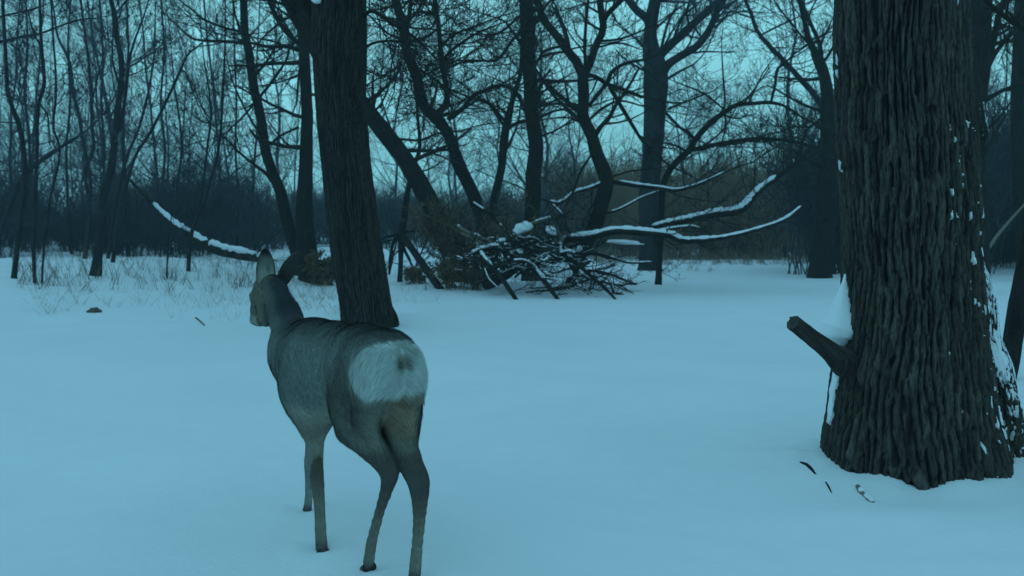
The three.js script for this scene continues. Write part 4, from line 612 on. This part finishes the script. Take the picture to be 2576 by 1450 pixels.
fallen('dead_branch', 'straight pole slanting down to the right out of the left of the pile', 'branch', [[1206, 632, 12, 16.8], [1222, 655, 13, 16.4], [1257, 694, 13, 15.9], [1282, 730, 12, 15.5], [1299, 755, 11, 15.3]], { snow: 0.25, sink: 1, group: BP });
fallen('dead_branch', 'pole slanting down from the middle of the pile, parallel to the left one', 'branch', [[1300, 634, 12, 16.7], [1322, 652, 14, 16.4], [1359, 694, 14, 15.9], [1385, 728, 12, 15.6], [1404, 754, 9, 15.3]], { snow: 0.3, sink: 1, group: BP });
fallen('log', 'short thick log with a dark sawn end at the left foot of the brush pile', 'log', [[1222, 716, 30, 16.1], [1248, 706, 28, 16.3], [1284, 684, 24, 16.6], [1320, 660, 20, 16.9]], { snow: 0.3, twigs: 1, sink: 1 });
fallen('log', 'snow-capped log lying level across the left top of the brush pile', 'log', [[1188, 640, 10, 17], [1216, 628, 12, 17], [1245, 624, 13, 17], [1275, 634, 11, 17]], { snow: 1, thick: 1.7, twigs: 2 });
fallen('dead_branch', 'twig lying flat on the snow at the foot of the brush pile', 'branch', [[1322, 736, 4, 15.5], [1360, 732, 5, 15.6], [1395, 730, 6, 15.6], [1425, 724, 5, 15.7], [1453, 718, 3, 15.7]], { twigs: 8, twigLen: 0.3, sink: 1, group: BP });
fallen('dead_branch', 'brownish branch slanting up to the right into the left side of the pile', 'branch', [[1080, 690, 6, 17.5], [1123, 659, 7, 17.3], [1160, 636, 8, 17.2], [1196, 616, 8, 17.1]], { twigs: 6, group: BP, mat: M.barkBrown });
fallen('dead_branch', 'pale rod slanting down to the right above the left of the pile', 'branch', [[1150, 568, 6, 17.6], [1177, 584, 8, 17.5], [1210, 598, 8, 17.4], [1246, 614, 7, 17.3]], { snow: 0.6, thick: 0.9, group: BP, mat: M.wood });
fallen('dead_branch', 'second pale rod just under the first one, left of the snow cap', 'branch', [[1160, 586, 5, 17.3], [1200, 606, 7, 17.2], [1240, 626, 7, 17.1], [1262, 640, 5, 17]], { snow: 0.5, thick: 0.9, group: BP, mat: M.wood });
fallen('dead_branch', 'snow-lit stick leaning against the dead leaves, upper left of the pile', 'branch', [[1190, 510, 4, 18], [1206, 522, 6, 18], [1224, 534, 7, 18], [1240, 546, 6, 18], [1262, 572, 5, 18]], { snow: 0.9, thick: 1.4, group: BP });
fallen('dead_branch', 'thin bent stick at the right shoulder of the pile with a snowy crook', 'branch', [[1386, 510, 5, 17.4], [1402, 526, 5, 17.3], [1418, 543, 5, 17.2]], { snow: 0.9, thick: 1.2, twigs: 1, group: BP });
fallen('dead_branch', 'slanting stick on top of the pile touching the snow cap', 'branch', [[1325, 566, 8, 17], [1351, 558, 8, 16.9], [1386, 547, 6, 16.8]], { snow: 0.5, group: BP, mat: M.wood });
fallen('dead_branch', 'stick dropping from the snow cap to the hooked snowy branch', 'branch', [[1390, 566, 7, 16.9], [1402, 580, 7, 16.8], [1416, 608, 7, 16.7]], { snow: 0.5, group: BP, mat: M.wood });
fallen('fallen_trunk', 'dark pole leaning left out of the snow, between the middle tree and the brush pile', 'pole', [[1110, 732, 21, 17.2], [1096, 712, 20, 17.4], [1050, 646, 19, 18.1], [1016, 598, 17, 18.8]], { twigs: 2 });
fallen('dead_branch', 'long brown bough with dead twigs arching over the left of the pile', 'branch', [[1060, 540, 8, 18.6], [1110, 560, 8, 18.2], [1160, 590, 7, 17.8], [1210, 640, 5, 17.5]], { twigs: 12, twigLen: 0.8, group: BP, mat: M.barkBrown });
// two snow caps on top of the pile
function lump(name, label, category, px, py, d, w, h, dep, seed, tilt = 0) {
  const c = P(px, py, d), g = new THREE.SphereGeometry(1, 28, 18), p = g.attributes.position;
  for (let i = 0; i < p.count; i++) { const x = p.getX(i), y = p.getY(i), z = p.getZ(i), k = 1 + 0.28 * n3(x * 1.7 + seed, y * 1.7, z * 1.7) + 0.1 * n3(x * 5, y * 5 + seed, z * 5); p.setXYZ(i, x * k * w, (y > 0 ? y : y * 0.35) * k * h + x * w * tilt, z * k * dep); }
  g.computeVertexNormals(); const o = put(name, g, M.snow); o.position.copy(c); return tag(o, label, category);
}
lump('snow_cap', 'large cushion of snow on top of the brush pile', 'snow', 1314, 580, 16.8, 0.17, 0.125, 0.16, 1, 0.30);
lump('snow_cap', 'smaller wedge of snow right of the large cushion on the pile', 'snow', 1386, 584, 16.7, 0.085, 0.10, 0.1, 5, -0.4);
lump('snow_cap', 'low heap of snow at the foot of the elbow-shaped tree', 'snow', 1416, 690, 16.2, 0.13, 0.17, 0.15, 8, 0.1);
lump('snow_cap', 'little snow cap between the poles on the left of the pile', 'snow', 1262, 606, 16.9, 0.07, 0.045, 0.08, 9, 0.1);
lump('snow_cap', 'long bank of snow on wood just under the long snowy log', 'snow', 1570, 612, 17.3, 0.30, 0.055, 0.14, 12, -0.06);
lump('snow_cap', 'upright snow patch between the long log and the elbow-shaped tree', 'snow', 1457, 630, 16.8, 0.045, 0.075, 0.06, 14, 0.3);
{ // the heap of sticks itself
  const R = rng(404), c = P(1320, 690, 17), foot = V(c.x, H(c.x, c.z), c.z), t = thing('brush_pile', 'dark tangled heap of dead sticks dusted with snow in the middle of the clearing', 'brush pile', null, foot), mb = new MB(), sn = new MB();
  for (let k = 0; k < 230; k++) {
    const far = k % 7 === 1, px = far ? 1430 + 150 * R() : 1150 + 360 * (0.5 + (R() + R() - 1) * 0.5), dd = 17 + (R() - 0.5) * 2.2, hh = far ? 0.35 * (1 - (px - 1430) / 200) : 0.72 * Math.sqrt(Math.max(0, 1 - ((px - 1325) / 210) ** 2)) * (0.9 - 0.3 * Math.abs(dd - 17)), q = P(px, 600, dd), y = H(q.x, q.z) + (far ? 0 : 0.26) + hh * Math.pow(R(), 0.8), a = R() * TAU, el = (R() - 0.5) * 1.1, L = 0.5 + 1.2 * R() * R();
    const dir = V(Math.cos(a) * Math.cos(el), Math.sin(el), Math.sin(a) * Math.cos(el)), s = V(q.x, y, q.z).addScaledVector(dir, -L / 2), r = 0.005 + 0.026 * R() ** 3, pts = [], rr = [];
    for (let i = 0; i <= 4; i++) { pts.push(s.clone().addScaledVector(dir, L * i / 4).add(V((R() - 0.5) * 0.09, (R() - 0.5) * 0.09, (R() - 0.5) * 0.09))); rr.push(r * (1 - 0.15 * i)); }
    for (const p of pts) p.y = Math.max(p.y, H(p.x, p.z) - 0.01);
    tube(mb, pts, rr, 4, 0, 0, foot, false); if (k % 2 === 0 && Math.abs(el) < 0.45) snowOn(sn, pts, rr.map((x) => x * 1.1), k, 0.6, 1.1, foot);
    if (k % 4 === 0) grow(mb, pts[3], dir, 0.4, r * 0.6, 1, R, TW({ off: foot, kids: [5, 4, 3], rmin: 0.003 }));
  }
  stuff(mb.build('sticks', M.twig, t)); stuff(sn.build('snow', M.snow, t, true));
}
// ---------------------------------------------------------------- shrubs that keep their dead leaves
function leafShrub(label, px, py, d, w, h, n, seed, hang = 0) {
  const R = rng(seed), c = P(px, py, d), foot = V(c.x, hang ? c.y - hang : H(c.x, c.z), c.z), t = thing('shrub', label, 'shrub', 'shrubs with dead brown leaves', foot), st = new MB(), lf = new MB();
  for (let k = 0; k < 16; k++) { const a = R() * TAU, q = V(foot.x + (R() - 0.5) * w * 0.8, foot.y, foot.z + (R() - 0.5) * w * 0.7); grow(st, q, V(Math.cos(a) * 0.5, 1, Math.sin(a) * 0.5).normalize(), h * (0.6 + 0.5 * R()), 0.008, 0, R, TW({ off: foot, kids: [6, 4, 3], levels: 2, rmin: 0.003 })); }
  for (let k = 0; k < n; k++) { const q = Math.floor(R() * st.n) * 3, s = 0.025 + 0.035 * R(), a = R() * TAU, b = R() * TAU, x = st.pos[q], y = st.pos[q + 1], z = st.pos[q + 2], ux = Math.cos(a) * s, uz = Math.sin(a) * s, vx = Math.cos(b) * s * 0.4, vz = Math.sin(b) * s * 0.4; lf.room(4, 6); const i = lf.vert(x, y, z, 0, 1, 0, 0, 0); lf.vert(x + ux + vx, y - s * (0.3 + R()), z + uz + vz, 0, 1, 0, 1, 0); lf.vert(x + ux * 1.6, y - s * (0.8 + R()), z + uz * 1.6, 0, 1, 0, 1, 1); lf.vert(x + ux - vx, y - s * (0.3 + R()), z + uz - vz, 0, 1, 0, 0, 1); lf.tri(i, i + 1, i + 2); lf.tri(i, i + 2, i + 3); }
  stuff(st.build('stems', M.twigBrown, t)); stuff(lf.build('leaves', M.leaf, t, true)); return t;
}
leafShrub('low tuft of dead brown leaves at the foot of the trunk behind the middle tree', 818, 706, 18.6, 0.35, 0.5, 1500, 61);
leafShrub('spreading shrub of dead brown leaves along the steeply leaning trunk', 1150, 690, 18.8, 0.9, 1.1, 1100, 62);
leafShrub('dead brown leaves hanging about the middle of the steeply leaning trunk', 1100, 600, 18.8, 0.7, 0.7, 600, 63, 0.1);
leafShrub('dead brown leaves round the foot of the crooked tree above the pile', 1215, 660, 19.5, 0.9, 1.5, 800, 64);
leafShrub('ragged brown tuft on the snow between middle tree and leaning pole', 1040, 690, 18.5, 0.5, 0.28, 500, 65);
leafShrub('brown leafy tangle low in the left of the brush pile', 1165, 705, 17.2, 0.7, 0.45, 1400, 66);
// ---------------------------------------------------------------- the wood beyond: nobody could count it
function proto(seed, n, spread, h, o) { const R = rng(seed), mb = new MB(); for (let k = 0; k < n; k++) { const a = R() * TAU, s = spread * R(); grow(mb, V((R() - 0.5) * 0.5, 0, (R() - 0.5) * 0.5), V(Math.cos(a) * s, 1, Math.sin(a) * s).normalize(), h * (0.55 + 0.5 * R()), o.r ?? 0.012, 0, R, TW(o)); } return mb.geometry(); }
function talls(seed, o = {}) { const R = rng(seed), mb = new MB(), pts = [], rr = []; let p = V(0, -0.1, 0); for (let i = 0; i <= 10; i++) { pts.push(p.clone()); rr.push(mixn(0.075, 0.015, i / 10)); p.add(V((R() - 0.5) * 0.5, 1.15, (R() - 0.5) * 0.5)); } tube(mb, pts, rr, 6, 0, 0, null, false); for (let k = 0; k < 30; k++) { const i = Math.min(10, 2 + Math.floor(R() * 9)), a = R() * TAU, el = 0.1 + 0.9 * R(); grow(mb, pts[i], V(Math.cos(a) * Math.cos(el), Math.sin(el), Math.sin(a) * Math.cos(el)), 1.4 + 1.8 * R(), Math.max(0.012, rr[i] * 0.4), 0, R, TW({ kids: [8, 6, 3], levels: 2, rmin: 0.0028, ...o })); } return mb.geometry(); }
function scatter(name, label, category, geo, mat, spots) {
  const im = new THREE.InstancedMesh(geo, mat, spots.length), mt = new THREE.Matrix4(), q = new THREE.Quaternion(), e = new THREE.Euler();
  spots.forEach(([x, z, s, sy, a], i) => { e.set(0, a, 0); q.setFromEuler(e); mt.compose(V(x, H(x, z) - 0.05, z), q, V(s, sy, s)); im.setMatrixAt(i, mt); });
  im.name = numbered(name); im.castShadow = im.receiveShadow = true; scene.add(im); return tag(im, label, category, null, 'stuff');
}
function spots(seed, n, px0, px1, d0, d1, s0, s1, y0, y1, ok) { const R = rng(seed), out = []; let guard = 0; while (out.length < n && guard++ < n * 20) { const px = mixn(px0, px1, R()), d = mixn(d0, d1, R()), p = P(px, 600, d); if (ok && !ok(px, d, R)) continue; out.push([p.x, -d, mixn(s0, s1, R()), mixn(y0, y1, R()), R() * TAU]); } return out; }
{
  const bush = proto(501, 15, 0.55, 2.6, { kids: [6, 5, 3], levels: 2, rmin: 0.006, up: 0.12 }), bush2 = proto(502, 16, 0.8, 2.2, { kids: [6, 5, 3], levels: 2, rmin: 0.008, up: 0.05 });
  scatter('far_thicket', 'dense dark undergrowth that fills the left wood behind the slender trees', 'undergrowth', bush, M.twigFar, spots(1, 230, -500, 735, 25, 46, 0.5, 1.2, 0.3, 1.05, (px, d) => d > (px < 170 ? 21 : px > 600 ? 33 : 26)));
  scatter('brown_brush', 'brown leafless brush along the far right side of the clearing', 'undergrowth', bush2, M.twigBrown, spots(2, 300, 1380, 2900, 40, 58, 0.9, 1.5, 0.7, 2.0, (px, d, R) => d > 40 + (px < 1600 ? 3 : 0)));
  scatter('middle_brush', 'thin grey brush far behind the brush pile', 'undergrowth', bush, M.twigFar, spots(3, 120, 735, 1420, 42, 66, 0.8, 1.2, 0.6, 1.1));
  scatter('right_thicket', 'dark undergrowth behind the big near trunk at the right edge', 'undergrowth', bush, M.twigFar, spots(7, 110, 2010, 2900, 24, 40, 0.9, 1.4, 0.9, 1.8));
  const tall = talls(601), tall2 = talls(602, { up: 0.13 });
  scatter('far_wood', 'bare far wood whose twigs veil the sky behind the nearer trees', 'wood', tall, M.twigFar, spots(4, 36, -700, 3300, 38, 78, 0.9, 1.3, 0.9, 1.35, (px) => px < 1740 || px > 1960));
  scatter('far_wood', 'thin far wood of upright saplings behind the left thicket and the right edge', 'wood', tall2, M.twigFar, spots(5, 54, -700, 3300, 28, 60, 0.5, 0.9, 0.75, 1.15, (px) => px < 760 || px > 2060));
  scatter('far_wood', 'low bare crowns standing before the bright gap of sky on the right', 'wood', tall2, M.twigFar, spots(6, 16, 1400, 2100, 45, 70, 0.7, 1.0, 0.5, 0.75));
  // wood all round, behind the watcher too
  const R = rng(88), around = []; for (let k = 0; k < 60; k++) { const a = 0.75 + R() * (TAU - 1.5), r = 16 + 40 * R(); around.push([Math.sin(a) * r, -Math.cos(a) * r, 0.9 + 0.5 * R(), 0.9 + 0.5 * R(), R() * TAU]); }
  scatter('surrounding_wood', 'bare wood on the other sides of the clearing', 'wood', tall, M.twigFar, around);
}
// ---------------------------------------------------------------- dry stalks, twigs and small things in the snow
{
  const R = rng(71), tuft = (n, h, w, bend) => { const mb = new MB(); for (let k = 0; k < n; k++) { const a = R() * TAU, L = h * (0.4 + 0.7 * R()), b = bend * (0.3 + R()), pts = [], rr = []; let p = V((R() - 0.5) * 0.16, -0.03, (R() - 0.5) * 0.16), d = V(Math.cos(a) * 0.25, 1, Math.sin(a) * 0.25).normalize(); for (let i = 0; i <= 5; i++) { pts.push(p.clone()); rr.push(w * (1 - 0.14 * i)); d.x += Math.cos(a) * b; d.z += Math.sin(a) * b; d.y -= b * 0.4; d.normalize(); p.addScaledVector(d, L / 5); } tube(mb, pts, rr, 3, 0, 0, null, false); if (R() < 0.5) { const q = pts[5], s = w * 6; for (let j = 0; j < 3; j++) { mb.room(3, 3); const i = mb.vert(q.x, q.y, q.z, 0, 1, 0, 0, 0); mb.vert(q.x + (R() - 0.5) * s, q.y - s * R(), q.z + (R() - 0.5) * s, 0, 1, 0, 0, 0); mb.vert(q.x + (R() - 0.5) * s, q.y + s * R(), q.z + (R() - 0.5) * s, 0, 1, 0, 0, 0); mb.tri(i, i + 1, i + 2); } } } return mb.geometry(); };
  const at = (list) => { const out = []; for (const [px0, px1, py0, py1, n, s] of list) for (let k = 0; k < n; k++) { const px = mixn(px0, px1, R()), py = mixn(py0, py1, R()), d = groundAt(px, py); if (d > 90) continue; const p = P(px, py, d); out.push([p.x, p.z, s * (0.6 + 0.8 * R()), s * (0.5 + 0.9 * R()), R() * TAU]); } return out; };
  scatter('dry_grass', 'pale dry grass poking through the snow of the left bank and round the middle tree', 'grass', tuft(9, 0.26, 0.0022, 0.16), M.grass, at([[60, 640, 655, 775, 120, 1], [740, 862, 705, 790, 46, 1.1], [985, 1100, 690, 770, 26, 0.9], [540, 720, 730, 810, 40, 0.9], [80, 160, 770, 795, 8, 0.9], [370, 560, 760, 812, 14, 0.8]]));
  scatter('dry_stalks', 'dark dry weed stalks scattered over the left bank', 'weeds', tuft(5, 0.42, 0.0028, 0.07), M.weed, at([[40, 640, 645, 740, 110, 1.25], [560, 760, 640, 730, 60, 1.2], [745, 860, 700, 760, 26, 0.8], [1000, 1180, 660, 740, 26, 0.9], [560, 640, 650, 680, 10, 1]]));
  scatter('brown_sedge', 'brown sedge fringing the far right edge of the snow', 'grass', tuft(10, 0.5, 0.004, 0.12), M.twigBrown, at([[1480, 2115, 650, 668, 170, 1.2], [1560, 1800, 660, 690, 24, 0.7], [2450, 2576, 640, 655, 26, 1.2], [1240, 1500, 700, 740, 14, 0.6]]));
}
function twigOnSnow(name, label, g, d, mat, snow) { const t = fallen(name, label, 'twig', g.map(([x, y, w]) => [x, y, w, d ?? groundAt(x, y)]), { twigs: 0, mat, snow }); return t; }
twigOnSnow('twig', 'dark forked stick poking out of the snow left of the big trunk foot', [[2014, 1164, 5], [2028, 1170, 11], [2040, 1180, 10], [2052, 1194, 5]], null, M.bark);
twigOnSnow('twig', 'short prong standing up beside the dark forked stick', [[2036, 1176, 8], [2044, 1169, 8], [2051, 1163, 5]], 4.28, M.bark);
twigOnSnow('twig', 'thin sliver of bark half buried between the two sticks at the big trunk foot', [[2078, 1214, 4], [2086, 1228, 6], [2093, 1242, 3]], null, M.bark);
twigOnSnow('twig', 'grey snow-dusted stick in front of the big trunk foot', [[2158, 1224, 12], [2166, 1240, 15], [2180, 1254, 14], [2197, 1266, 9]], null, M.wood, 0.3);
twigOnSnow('twig', 'tiny stalk end on the open snow at lower right', [[2017, 1308, 4], [2018, 1298, 4], [2020, 1292, 3]], 3.52, M.weed);
twigOnSnow('twig', 'tiny dark stalk on the open snow left of the deer', [[206, 875, 4], [207, 868, 4], [208, 862, 3]], 9.2, M.weed);
twigOnSnow('twig', 'dark bent stalk in the snow left of the deer head', [[492, 800, 5], [502, 808, 5], [514, 820, 4]], null, M.weed);
{ // the dark clod on the left bank
  const d = groundAt(236, 786), c = P(236, 780, d), g = new THREE.SphereGeometry(1, 26, 16), p = g.attributes.position, foot = V(c.x, H(c.x, c.z), c.z);
  for (let i = 0; i < p.count; i++) { const x = p.getX(i), y = p.getY(i), z = p.getZ(i), k = 1 + 0.35 * n3(x * 1.8, y * 1.8, z * 1.8 + 4) + 0.15 * n3(x * 6, y * 6, z * 6); p.setXYZ(i, x * k * 0.085, y * k * 0.055, z * k * 0.08); }
  g.computeVertexNormals(); const t = thing('clod', 'dark clod of earth and grass showing through the snow of the left bank', 'clod', null, foot); put('earth', g, std(lin(0.10, 0.085, 0.07)), t);
}
renderer.render(scene, camera);
